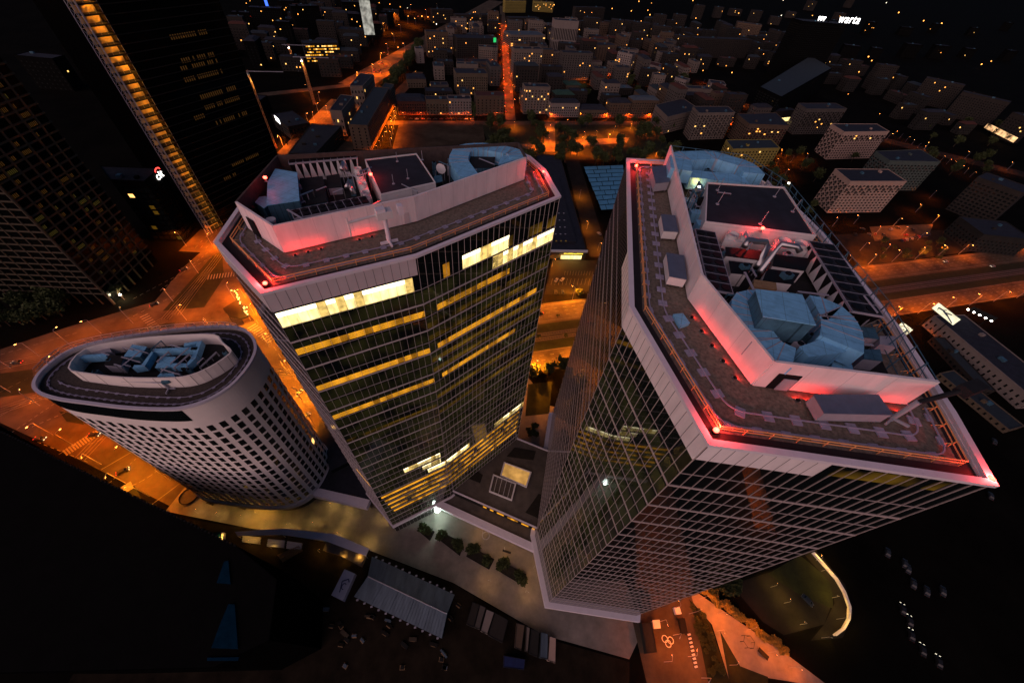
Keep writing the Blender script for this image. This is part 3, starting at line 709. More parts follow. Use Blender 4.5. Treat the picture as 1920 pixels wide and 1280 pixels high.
# ------------------------------------------------------------------ TOWER with the white cladding, nearest
ZB = 129.75
PB = [Vector(p) for p in ((22.8, 20.8), (53.2, 19.6), (55.3, 28.7), (57.6, 44.0), (58.5, 70.0), (56.8, 88.0), (50.5, 97.5), (32.4, 97.3), (23.3, 96.0), (16.9, 41.9))]
tb = thing('office_tower', 'white clad glass office tower with red lit roof, largest and nearest tower', 'skyscraper', (38, 55, 0))
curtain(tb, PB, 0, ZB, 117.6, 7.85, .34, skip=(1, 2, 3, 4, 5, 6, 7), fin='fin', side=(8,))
RZB = ZB-.8
MB().poly(offset_poly(PB, .3), RZB).build('roof_gravel', M['gravel'], tb)
MB().ring(offset_poly(PB, .75), offset_poly(PB, 1.9), RZB+.02, RZB+.06).build('gutter', M['gutter'], tb)
MB().ring(offset_poly(PB, -.3), offset_poly(PB, .5), ZB-.5, ZB).build('parapet_coping', M['coping'], tb)
MB().ring(offset_poly(PB, .1), offset_poly(PB, .6), RZB-.2, ZB-.5).build('parapet', M['clad'], tb)
L9 = (PB[0]-PB[9]).length; L8 = (PB[9]-PB[8]).length
cladding(tb, PB[9], PB[0], 0, L9, 125.5, ZB-.52, M['clad']); cladding(tb, PB[0], PB[1], 0, 13.5, 125.9, ZB-.52, M['clad']); cladding(tb, PB[8], PB[9], L8*.72, L8, 125.5, ZB-.52, M['clad'])
lit_strip(tb, PB[0], PB[1], 15, 27, 126.3, 128.6, M['lit_dim'], skipp=.3)
for r in range(30): lit_strip(tb, PB[9], PB[0], .1, L9-.1, 117.9-3.92*r, 120.8-3.92*r, M['lit_ghost'], .03, cell=L9)
rail_line('guard_rail', 'orange lit safety railing along the roof edge of the white clad tower', ins(PB, 2.1, (7, 8, 9, 0, 1, 2, 3, 4)), RZB, 1.1, 'roof edge railings', step=3.0)
monorail('inner cradle rail on mauve pavers beside the white plant walls', smooth_path(ins(PB, 5.0, (8, 9, 0, 1, 2)), 2.2), RZB+.05, 'roof cradle rails', 3.3, blk=(1.15, .95))
monorail('outer cradle rail beside the railing on the white clad tower roof', smooth_path(ins(PB, 2.9, (7, 8, 9, 0, 1, 2)), 2.0), RZB+.03, 'roof cradle rails', 3.3, blk=(1.1, .5))
EB = [Vector(p) for p in ((30.9, 30.0), (50.1, 29.6), (53.0, 44.0), (54.4, 80.7), (49.6, 94.4), (32.1, 95.2), (26.5, 45.7))]
eb = thing('plant_screen', 'pink white roof plant screen wall on the white clad tower', 'screen wall', (40, 60, RZB)); ZF = 134.0
for i in range(7):
    p, q = EB[i], EB[(i+1) % 7]; d = (q-p).normalized(); n = Vector((d.y, -d.x)); L = (q-p).length
    if i in (0, 5, 6):
        MB().beam(p, q, .35, RZB+.3, ZF).build('screen_panel', M['clad'], eb)
        g = MB(); k = max(2, round(L/5))
        for j in range(1, k): a = p+d*(L*j/k)+n*.18; MB().beam(a, a+n*.02, .05, RZB+.3, ZF).build('panel_joint', M['cladA'], eb)
    else:
        g = MB(); k = max(2, round(L/3))
        for j in range(k+1): a = p+d*(L*j/k); g.tube([(*a, RZB+.2), (*a, ZF)], .09, 5)
        for zz in (RZB+1.2, RZB+2.6, RZB+4, ZF-.1): g.tube([(*p, zz), (*q, zz)], .06, 5)
        for j in range(k): a = p+d*(L*j/k); c = p+d*(L*(j+1)/k); g.tube([(*a, RZB+.3), (*c, ZF-.1)], .04, 4)
        g.build('mesh_screen', M['galv_dim'], eb)
MB().beam(EB[0]+Vector((1.6, -.25)), EB[0]+Vector((4.4, -.3)), .12, RZB+.3, RZB+3.2).build('door_opening', M['black'], eb)
MB().beam(EB[0]+Vector((2.6, -.4)), EB[0]+Vector((4.2, -.42)), .1, RZB+.3, RZB+2.5).build('louvre_door', M['unit'], eb)
MB().poly(offset_poly(EB, .2), RZB+.35).build('plant_deck', M['deck'], eb)
bh = thing('lift_house', 'broad dark membrane roof of the lift house on the white clad tower', 'rooftop house', (43, 70, RZB))
Q = q4(133.4, (1325, 343), (1321, 417), (1530, 443), (1470, 352)); cQ = sum(Q, Vector((0, 0)))/4
MB().prism(Q, RZB+.4, 133.2).build('wall', M['white'], bh); MB().prism([cQ+(p-cQ)*.98 for p in Q], 133.22, 133.3).build('roof', M['tar'], bh)
MB().ring(Q, [cQ+(p-cQ)*.975 for p in Q], 133.1, 133.6).build('roof_edge', M['white'], bh)
for px, py in ((1345, 357), (1345, 383), (1452, 369), (1486, 397), (1425, 420)):
    p = U(px, py, 133.3); MB().tube([(p.x, p.y, 133.3), (p.x+.4, p.y+.4, 135.6)], .05, 5).tube([(p.x, p.y, 133.3), (p.x, p.y, 133.42)], .35, 8).build('lightning_rod', M['unit'], bh)
dry_cooler('cooler bank along the long west wall of the white clad tower', U(1322, 432, 133), U(1352, 546, 133), 3.4, RZB+.8, 133.0, 8, 'roof dry coolers')
dry_cooler('cooler bank along the mesh screen of the white clad tower', U(1540, 455, 133), U(1628, 588, 133), 4.2, RZB+.8, 133.0, 8, 'roof dry coolers')
fan_unit('two fan white chiller below the lift house, by the west coolers', q4(132.8, (1362, 443), (1412, 449), (1415, 436), (1366, 430)), RZB+.4, 132.0, 2, 'roof chillers')
fan_unit('two fan white chiller below the lift house, by the mesh screen', q4(132.8, (1458, 456), (1520, 464), (1520, 450), (1458, 441)), RZB+.4, 132.0, 2, 'roof chillers')
for i, (qq, lb) in enumerate(((((1362, 462), (1430, 470), (1422, 486), (1362, 478)), 'black topped plant frame under the west chiller'), (((1455, 476), (1522, 484), (1510, 506), (1450, 497)), 'black topped plant frame under the chiller by the mesh screen'),
                      (((1368, 488), (1412, 493), (1402, 513), (1372, 510)), 'lower black topped plant frame on the west side'), (((1440, 503), (1500, 511), (1486, 531), (1432, 524)), 'lower black topped plant frame by the mesh screen'))):
    unit_box('cooling_unit', lb, q4(132, *qq), RZB+.4, 131.9, 'white', 'black', group='black topped plant frames', legs=False)
pipe('bent polished pipe over the west chiller of the white clad tower', [U3(1396, 462, 133), U3(1402, 450, 133.6), U3(1436, 454, 133.6), U3(1440, 462, 132.6), U3(1420, 500, 131)], .5, group='chiller pipes')
pipe('bent polished pipe over the chiller near the mesh screen', [U3(1500, 472, 133), U3(1494, 462, 133.6), U3(1464, 458, 133.6), U3(1455, 466, 132.8), U3(1425, 510, 131)], .5, group='chiller pipes')
duct('air_duct', 'big blue C shaped duct at the south end of the white clad tower plant', smooth_path(q4(133.5, (1440, 560), (1402, 560), (1400, 590), (1425, 620), (1445, 650), (1490, 670)), 1.4, 2), 4.0, RZB+2, 133.4)
duct('air_duct', 'big blue duct wing curving behind the square duct housing', smooth_path(q4(133.6, (1530, 575), (1560, 580), (1580, 610), (1578, 645)), 1.6, 2), 5.0, RZB+2, 133.6)
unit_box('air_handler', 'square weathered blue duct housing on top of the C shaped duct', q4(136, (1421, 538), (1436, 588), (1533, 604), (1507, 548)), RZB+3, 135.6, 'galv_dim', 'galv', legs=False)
unit_box('air_handler', 'folded blue duct hood at the open end of the C shaped duct', q4(133, (1500, 650), (1518, 668), (1583, 660), (1592, 650), (1540, 636)), RZB+1, 133.0, 'galv', 'galv', legs=False)
duct('air_duct', 'long blue duct across the north end of the white clad tower roof', smooth_path(q4(133.6, (1278, 318), (1275, 292), (1340, 290), (1400, 308), (1415, 325)), 1.2, 2), 4.6, RZB+2, 133.6)
duct('air_duct', 'low violet blue duct with a pink edge before the lift house', q4(132.5, (1290, 325), (1340, 330), (1398, 336)), 4.0, RZB+1, 132.5)
unit_box('air_handler', 'brown crate with a pale lid behind the square duct housing', q4(132.5, (1415, 535), (1458, 541), (1456, 528), (1416, 522)), RZB+.4, 132.3, 'wood', 'wood', legs=False)
for nm, qq, zt, s_, t_, lb in (('roof_fan', ((1608, 630), (1648, 635), (1640, 615), (1610, 612)), 131, 'unit', 'galv_dim', 'grey plant box beside the big blue duct wing'), ('roof_fan', ((1650, 645), (1682, 650), (1678, 630), (1650, 630)), 131, 'unit', 'unit', 'grey plant box by the mesh screen corner'), ('roof_fan', ((1620, 672), (1655, 676), (1650, 655), (1622, 655)), 131.5, 'unit', 'galv_dim', 'plant box carrying a round pale fan'), ('roof_fan', ((1560, 690), (1600, 694), (1596, 680), (1562, 678)), 130.6, 'galv', 'galv', 'small blue box behind the south plant wall')):
    unit_box(nm, lb, q4(zt, *qq), RZB+.4, zt, s_, t_, legs=False)
for k in range(9):
    px = 1300+k*4+random.uniform(-8, 8); py = 395+k*18
    p = U(1290+k*3, 372+k*9, 130); 
    if k in (1, 4, 7): unit_box('air_handler', ('small blue box in the gap west of the lift house, %s' % {1: 'near the long blue duct', 4: 'half way along', 7: 'near the west coolers'}[k]), [p+Vector(v) for v in ((-1.2, -.9), (1.2, -.9), (1.2, .9), (-1.2, .9))], RZB+.4, 130.5+.2*k, 'galv', 'galv', legs=False)
pl = thing('work_lamp', 'yellow work lamp shining in the gap beside the lift house', 'lamp', (*U(1297, 410, 130), 130), 'yellow work lamps'); p = U(1297, 410, 130); MB().box(p.x, p.y, 130.2, .35, .2, .25).build('lamp_body', M['lamp_w'], pl); point(pl, (.4, -.2, .9), (1, .45, .06), 130, .2)
p = U(1310, 352, 131); pl = thing('work_lamp', 'yellow work lamp on the lift house corner by the violet duct', 'lamp', (p.x, p.y, 131), 'yellow work lamps'); MB().box(p.x, p.y, 131.2, .35, .2, .25).build('lamp_body', M['lamp_w'], pl); point(pl, (-.6, .4, .9), (1, .45, .06), 130, .2)
p = U(1478, 345, 131); pl = thing('work_lamp', 'yellow work lamp by the mesh screen behind the lift house', 'lamp', (p.x, p.y, 131), 'yellow work lamps'); MB().box(p.x, p.y, 131.2, .35, .2, .25).build('lamp_body', M['lamp_w'], pl); point(pl, (.4, .6, 1), (1, .45, .06), 220, .2)
# cabins on the gravel
for qq, zt, lb, lv in ((((1222, 313), (1250, 310), (1256, 340), (1230, 343)), 131.5, 'grey roof cabin with louvred end nearest the far corner lamp', 0), (((1240, 402), (1266, 404), (1272, 434), (1245, 432)), 131.2, 'middle grey roof cabin beside the long white wall', None),
                    (((1250, 474), (1282, 479), (1288, 523), (1256, 517)), 131.2, 'longer grey roof cabin nearest the bend of the white wall', None)):
    q = [U(x, y, zt) for x, y in qq]; unit_box('roof_cabin', lb, q, RZB, zt, 'white' if lv is None else 'unit', 'slate', 'cabin', 'grey roof cabins', True, lv)
unit_box('roof_cabin', 'wide grey roof cabin with red underglow before the south wall', q4(131.5, (1530, 738), (1550, 772), (1676, 775), (1648, 738)), RZB, 131.3, 'unit', 'slate', 'cabin', 'grey roof cabins', True)
unit_box('skylight_hatch', 'small bright blue hatch on the gravel near the bend of the railing', q4(RZB+.5, (1262, 590), (1280, 588), (1293, 606), (1276, 612)), RZB, RZB+.6, 'galv', 'galv', 'hatch', None, False)
for px, py, z, lb, pw in ((1343, 806, RZB, 'red warning lamp blazing at the front corner of the white clad tower', 1500), (1193, 311, RZB+.2, 'red warning lamp at the far west corner of the white clad tower', 1000), (1430, 428, 133.3, 'red warning lamp on the lift house edge of the white clad tower', 900), (1858, 897, RZB, 'red warning lamp at the east corner of the white clad tower', 900)):
    p = U(px, py, z+.7); red_lamp(p.x, p.y, z, lb, pw)
added_red_lights('long white tower plant wall', EB[6]+(EB[0]-EB[6])*.15, EB[0], 5, RZB, 50); dS = (EB[1]-EB[0]).normalized()
added_red_lights('short white tower plant wall', EB[0]+dS*4.6, EB[0]+dS*8.5, 3, RZB, 55); added_red_lights('white tower plant wall east end', EB[0]+dS*15.5, EB[0]+dS*18.6, 2, RZB, 45)
p = U(1695, 770, RZB+2); t = thing('facade_crane', 'dark window cleaning crane with red tips at the east roof end', 'crane', (p.x, p.y, RZB))
MB().tube([(p.x, p.y, RZB), (p.x, p.y, RZB+4)], .3, 8).build('mast', M['unit'], t); e = U(1820, 728, RZB+5)
MB().tube([(p.x, p.y, RZB+3.8), (e.x, e.y, RZB+5)], .3, 8).build('boom', M['deck'], t); MB().box(e.x, e.y, RZB+5, 3.0, 1.4, 1.2, .4).build('cradle', M['deck'], t)
for s in (-1, 1): MB().beam((p.x-1.4, p.y+s), (p.x+1.4, p.y-s), .25, RZB+.2, RZB+.5).build('leg', M['unit'], t)

# small pipework and fittings of the two plant decks
def clutter(poly, z, n, where, avoid):
    xs = [p.x for p in poly]; ys = [p.y for p in poly]; k = len(poly); done = 0; inn = offset_poly(poly, 1.2)
    a = sum(inn[i].x*inn[(i+1) % k].y-inn[(i+1) % k].x*inn[i].y for i in range(k)); sg = 1 if a > 0 else -1
    def inside(p): 
        c = False
        for i in range(k):
            u, v = inn[i], inn[i-1]
            if (u.y > p.y) != (v.y > p.y) and p.x < (v.x-u.x)*(p.y-u.y)/(v.y-u.y)+u.x: c = not c
        return c
    d0 = (poly[1]-poly[0]).normalized(); q0 = Vector((-d0.y, d0.x))
    while done < n:
        p = Vector((random.uniform(min(xs), max(xs)), random.uniform(min(ys), max(ys))))
        if not inside(p): continue
        ty = done % 3; L = random.uniform(2, 6); d = d0 if random.random() < .5 else q0; e = p+d*L
        if ty == 0 and inside(e):
            h = random.uniform(.8, 4.6); t = thing('pipe_run', 'thin pipe run threading the plant deck %s' % where, 'pipe', (p.x, p.y, z), 'plant pipes ' + where)
            MB().tube([(*p, z), (*p, z+h), (*e, z+h), (*e, z)], random.choice((.12, .18, .26)), 6).build('pipe', random.choice((M['steel'], M['unit'], M['galv_dim'])), t)
            for s_ in (.33, .66): c = p+d*L*s_; MB().box(c.x, c.y, z+h/2, .12, .12, h).build('bracket', M['unit'], t)
        elif ty == 1:
            h = random.uniform(1.5, 3.6); w_ = random.uniform(.8, 1.8); t = thing('vent_box', 'small vent box standing among the plant %s' % where, 'vent', (p.x, p.y, z), 'vent boxes ' + where)
            MB().box(p.x, p.y, z+h/2, w_, w_*.7, h, .3).build('casing', random.choice((M['unit'], M['galv_dim'], M['deck'], M['galv_dim'])), t); MB().tube([(*p, z+h), (*p, z+h+.18)], w_*.28, 12).build('fan', M['black'], t)
        elif ty == 2 and inside(e):
            t = thing('cable_tray', 'pale cable tray lying over the plant deck %s' % where, 'cable tray', (p.x, p.y, z), 'cable trays ' + where); h = random.uniform(1.2, 4.2)
            MB().beam(p, e, .35, z+h, z+h+.08).build('tray', M['unit'], t); MB().box(p.x, p.y, z+h/2, .1, .1, h).build('leg', M['steel'], t); MB().box(e.x, e.y, z+h/2, .1, .1, h).build('leg', M['steel'], t)
        else: continue
        done += 1
clutter(EA, RZA+.3, 40, 'of the folded tower', None); clutter(EB, RZB+.35, 54, 'of the white clad tower', None)

# ------------------------------------------------------------------ oval hotel tower
ZH = 80.0
HP = [(62, 717), (70, 734), (105, 746), (160, 754), (235, 763), (310, 766), (347, 762), (390, 748), (432, 722), (460, 692), (475, 667), (479, 647), (470, 627), (450, 614), (410, 610), (335, 615), (260, 625), (197, 636), (152, 647), (115, 663), (78, 692)]
hp = [U(x, y, ZH) for x, y in HP]
def catmull(P, n):
    k = len(P); out = []
    for i in range(k):
        a, b_, c, d_ = P[i-1], P[i], P[(i+1) % k], P[(i+2) % k]
        for j in range(n):
            t = j/n; out.append(.5*((2*b_)+(c-a)*t+(2*a-5*b_+4*c-d_)*t*t+(3*b_-a-3*c+d_)*t**3))
    return out
HO = catmull(hp, 6)
th = thing('hotel_tower', 'oval white hotel tower with rows of dark windows by the junction', 'hotel', (-96, 55, 0))
def wallring(P, z0, z1, name, m, root, sm=True):
    g = MB(); k = len(P)
    for i in range(k): a, c = P[i], P[(i+1) % k]; g.quad((*a, z0), (*c, z0), (*c, z1), (*a, z1))
    return g.build(name, m, root)
wallring(HO, 6, ZH-.6, 'wall', M['hotel'], th)
wallring(offset_poly(HO, .9), 0, 6, 'ground_floor_glazing', M['win'], th)
MB().ring(offset_poly(HO, -.3), offset_poly(HO, .45), ZH-.7, ZH).build('parapet_coping', M['hotel_rim'], th)
MB().ring(offset_poly(HO, -.4), offset_poly(HO, .6), 5.0, 7.6).build('canopy_band', M['coping'], th)
MB().poly(offset_poly(HO, .4), ZH-1.4).build('roof_gravel', M['gravel_dark'], th)
# windows: walk the outline
cum = [0.0]
for i in range(len(HO)): cum.append(cum[-1]+(HO[(i+1) % len(HO)]-HO[i]).length)
def along(s):
    s %= cum[-1]; i = 0
    while cum[i+1] < s: i += 1
    t = (s-cum[i])/(cum[i+1]-cum[i]); a, c = HO[i], HO[(i+1) % len(HO)]; d = (c-a).normalized()
    return a+(c-a)*t, d, Vector((d.y, -d.x))
NC = round(cum[-1]/2.9); NR = 17; rest = MB(); parts = 0; lits = {}
camxy = Vector((0, 0))
cands = []
for c in range(NC):
    p, d, n = along((c+.5)*cum[-1]/NC)
    if n.dot(camxy-p) > 0: vis = n.dot((camxy-p).normalized())
    else: vis = 0
    for r in range(NR):
        z0 = 9.0+r*3.65
        if r == NR and p.x < -80 and p.y < 56: continue
        cands.append((vis*(1+z0/60), c, r, p, d, n, z0))
cands.sort(key=lambda t_: -t_[0])
for i, (v, c, r, p, d, n, z0) in enumerate(cands):
    wd, hh = .74, 2.7
    a = p-d*wd+n*.03; e = p+d*wd+n*.03
    lit = v > .2 and random.random() < .008
    if i < 95 or lit and parts < 100:
        g = MB(); g.quad((*a, z0), (*e, z0), (*e, z0+hh), (*a, z0+hh)); g.build('window', M['lit_win2'] if lit else M['win'], th); parts += 1
    else: rest.quad((*a, z0), (*e, z0), (*e, z0+hh), (*a, z0+hh))
o = rest.build('window_grid', M['win'], th); o['kind'] = 'stuff'
# glazed top-floor loggia on the tip side
g = MB(); s = 0.0
k0 = [i for i in range(len(HO)) if i < 35]
for i in k0[:-1]:
    a, c = HO[i], HO[i+1]; d = (c-a).normalized(); n = Vector((d.y, -d.x)); a = a+n*.05; c = c+n*.05
    g.quad((*a, ZH-6.2), (*c, ZH-6.2), (*c, ZH-1.2), (*a, ZH-1.2))
g.build('loggia_glazing', M['glass_side'], th)
EH = [U(x, y, ZH+3.2) for x, y in ((127, 688), (160, 698), (230, 706), (310, 707), (355, 702), (395, 685), (424, 666), (432, 655), (415, 640), (400, 626), (330, 627), (250, 634), (160, 652))]
eh = thing('plant_screen', 'pale curved roof plant wall on the oval hotel', 'screen wall', (-92, 56, ZH-1.4))
EHs = catmull(EH, 3)
g = MB()
for i in range(len(EHs)): g.beam(EHs[i], EHs[(i+1) % len(EHs)], .3, ZH-1.2, ZH+3.0)
g.build('screen_panel', M['hotel'], eh)
g = MB()
for i in range(0, len(EHs), 2): d = (EHs[(i+1) % len(EHs)]-EHs[i]).normalized(); n = Vector((d.y, -d.x)); MB().beam(EHs[i]+n*.16, EHs[i]+n*.2, .07, ZH-1.1, ZH+3.0).build('panel_joint', M['joint'], eh)
MB().poly(offset_poly(EHs, .2), ZH-1.1).build('plant_deck', M['deck'], eh)
HB = ZH+2.0
duct('air_duct', 'blue zigzag roof duct crossing the oval hotel plant', q4(HB, (250, 687), (268, 685), (288, 656), (370, 653)), 1.1, ZH, HB, group='hotel roof ducts')
duct('air_duct', 'blue elbow duct at the round end of the hotel plant', q4(HB, (320, 684), (350, 684), (362, 672), (374, 640), (345, 646)), 1.2, ZH, HB, group='hotel roof ducts')
duct('air_duct', 'short blue duct near the tip of the hotel plant', q4(HB, (150, 668), (200, 665)), 1.0, ZH, HB, group='hotel roof ducts')
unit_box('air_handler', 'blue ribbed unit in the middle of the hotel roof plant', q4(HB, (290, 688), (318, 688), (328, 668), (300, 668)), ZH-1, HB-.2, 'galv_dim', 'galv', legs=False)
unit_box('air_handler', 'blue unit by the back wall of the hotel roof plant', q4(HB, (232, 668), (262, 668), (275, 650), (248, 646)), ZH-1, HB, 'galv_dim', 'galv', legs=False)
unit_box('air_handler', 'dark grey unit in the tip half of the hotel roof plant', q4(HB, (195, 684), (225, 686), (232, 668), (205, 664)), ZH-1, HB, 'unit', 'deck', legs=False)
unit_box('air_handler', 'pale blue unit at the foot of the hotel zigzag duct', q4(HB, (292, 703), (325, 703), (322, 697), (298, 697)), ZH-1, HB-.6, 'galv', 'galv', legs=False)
unit_box('air_handler', 'long pale box near the hotel tip', q4(HB, (165, 660), (205, 656), (200, 648), (175, 652)), ZH-1, HB-.8, 'unit', 'unit', legs=False)
monorail('cradle rail on pavers round the outer edge of the hotel roof', offset_poly(HO, 2.0)[::3], ZH-1.35, 'roof cradle rails', 1.9, True, (.7, .4))
monorail('inner cradle rail on pavers close to the hotel plant wall', offset_poly(HO, 4.0)[3:110:3], ZH-1.35, 'roof cradle rails', 2.6, False, (.7, .4))
rail_line('guard_rail', 'thin dark railing standing round the tip of the hotel roof', offset_poly(HO, .4)[78:126:4], ZH, 2.0, 'roof edge railings', step=2.2, mats='unit')
p = U(312, 724, ZH); t = thing('facade_crane', 'folded dark window cleaning crane on the hotel roof', 'crane', (p.x, p.y, ZH-1.4))
for dx, dy in ((1.6, .2), (-1.5, .6), (.4, -1.6), (-.6, 1.5)): MB().beam((p.x, p.y), (p.x+dx, p.y+dy), .25, ZH-1.2, ZH-.8).build('leg', M['unit'], t)
MB().tube([(p.x, p.y, ZH-1), (p.x, p.y, ZH+1.6)], .3, 8).build('mast', M['unit'], t); e = U(225, 712, ZH+1.6); MB().tube([(p.x, p.y, ZH+1.5), (e.x, e.y, ZH+1)], .18, 6).build('boom', M['unit'], t)
MB().box(p.x+.6, p.y+.5, ZH+1.7, 1.6, 1.2, .9, .5).build('cab', M['galv_dim'], t)

# ------------------------------------------------------------------ shared podium
pd = thing('podium', 'low white edged podium joining the three towers', 'podium building', (-10, 55, 0))
zf = 8.0
fa = [U(x, y, zf) for x, y in ((575, 925), (690, 942))]
FP = [U(735, 979, zf), U(815, 940, zf), U(1011, 1030, zf), U(1031, 1126, zf), U(1189, 1155, zf)]
pA = [FP[0], FP[1], FP[2], U(1030, 960, zf), U(1000, 880, zf), U(900, 850, zf), U(760, 900, zf)]
MB().poly(pA, zf-.6).build('terrace', M['concrete'], pd)
pH = [U(560, 900, zf), U(590, 921, zf), U(690, 944, zf), U(700, 930, zf), U(640, 800, zf), U(600, 790, zf)]
g = MB(); g.poly(pH, zf-.6); g.build('terrace', M['tar'], pd)
g = MB()
for a, c in zip(FP[:2], FP[1:]): g.beam(a, c, 2.6, zf-2.4, zf)
g.beam(pH[0], pH[1], 3.2, zf-3, zf); g.beam(pH[1], pH[2], 3.2, zf-3, zf)
g.build('fascia', M['coping'], pd)
MB().ring(offset_poly(PB, -1.7), offset_poly(PB, .05), 6.2, 8.4).build('fascia', M['coping'], pd)
MB().ring(offset_poly(PA, -.5), offset_poly(PA, .05), 6.55, 8.06).build('fascia', M['coping'], pd)
g = MB()
for a, c in zip(FP, FP[1:]):
    d = (c-a).normalized(); n = Vector((-d.y, d.x))*.6; g.quad((*(a+n), 0), (*(c+n), 0), (*(c+n), zf-1.2), (*(a+n), zf-1.2))
for a, c in ((pH[0], pH[1]), (pH[1], pH[2])): g.quad((*(a+Vector((0, .8))), 0), (*(c+Vector((0, .8))), 0), (*(c+Vector((0, .8))), zf-1.2), (*(a+Vector((0, .8))), zf-1.2))
g.build('shop_glazing', M['glass'], pd)
zu = 12.0
UP = [U(x, y, zu) for x, y in ((832, 912), (1014, 992), (1060, 900), (1040, 850), (968, 821), (935, 850))]
MB().prism(UP, zf-.6, zu-.3, 0, 1).build('upper_storey', [M['glass'], M['concrete']], pd)
g = MB()
for a, c in ((UP[0], UP[1]), (UP[3], UP[4])): g.beam(a, c, .5, zu-.4, zu+.2)
g.build('edge_rail', M['coping'], pd)
d = (UP[1]-UP[0]); lit_strip(pd, UP[0], UP[1], d.length*.42, d.length*.95, zf+.3, zf+2.0, M['lit_amber'], .04, 1.5, .15)
for qq, m_ in ((((938, 890), (988, 912), (997, 884), (945, 865)), 'lit'), (((917, 920), (960, 937), (968, 905), (925, 888)), 'dark')):
    q = q4(zu+1, *qq); c = sum(q, Vector((0, 0)))/4
    MB().ring(q, [c+(p_-c)*.9 for p_ in q], zu-.3, zu+.9).build('skylight_curb', M['white'], pd)
    g = MB(); g.poly([c+(p_-c)*.9 for p_ in q], zu+.2); g.build('skylight_pane', emit('courtyard_glow', (1, .5, .12), .55, .3, .5) if m_ == 'lit' else M['concrete'], pd)
    if m_ == 'dark':
        g = MB()
        for i in range(6): g.beam(q[0]+(q[1]-q[0])*i/5, q[3]+(q[2]-q[3])*i/5, .15, zu+.9, zu+1.1)
        g.build('pergola_bar', M['white'], pd)
for qq in (((840, 880), (900, 905), (905, 890), (870, 865)), ((985, 960), (1012, 972), (1025, 930), (1010, 925)), ((950, 855), (1000, 862), (1005, 845), (965, 838))):
    MB().prism(q4(zu, *qq), zu-.28, zu-.1).build('planting_bed', M['soilbed'], pd)
# small pavilion behind the hotel
pv = thing('pavilion', 'small dark pavilion between hotel and folded tower', 'pavilion', (*U(630, 850, 8), 7.4)); q = q4(9, (614, 852), (625, 836), (660, 865), (622, 884))
MB().prism(q, 7.4, 10.5).build('wall', M['glass'], pv); MB().prism(offset_poly(q, -.3), 10.5, 10.8).build('roof', M['tar'], pv)
#INSERT
# ------------------------------------------------------------------ buildings of the city
WMESH = {}
CENT = []
def win_mesh(wd, hh, key):
    k = (wd, hh, key)
    if k not in WMESH:
        me = bpy.data.meshes.new('window')
        x, y0, y1 = wd/2, 0.0, -.07
        v = [(-x, y0, 0), (x, y0, 0), (x, y0, hh), (-x, y0, hh), (-x, y1, 0), (x, y1, 0), (x, y1, hh), (-x, y1, hh)]
        me.from_pydata(v, [], [(4, 5, 6, 7), (0, 1, 5, 4), (1, 2, 6, 5), (2, 3, 7, 6), (3, 0, 4, 7)]); me.materials.append(M[key]); WMESH[k] = me
    return WMESH[k]
BALC = {}
def balc_mesh(wd, key):
    if (wd, key) not in BALC:
        me = bpy.data.meshes.new('balcony'); x = wd/2
        v = [(-x, 0, -.1), (x, 0, -.1), (x, -1.1, -.1), (-x, -1.1, -.1), (-x, 0, .95), (x, 0, .95), (x, -1.1, .95), (-x, -1.1, .95)]
        me.from_pydata(v, [], [(3, 2, 1, 0), (0, 1, 5, 4), (1, 2, 6, 5), (2, 3, 7, 6), (3, 0, 4, 7)]); me.materials.append(WALL[key]); BALC[(wd, key)] = me
    return BALC[(wd, key)]
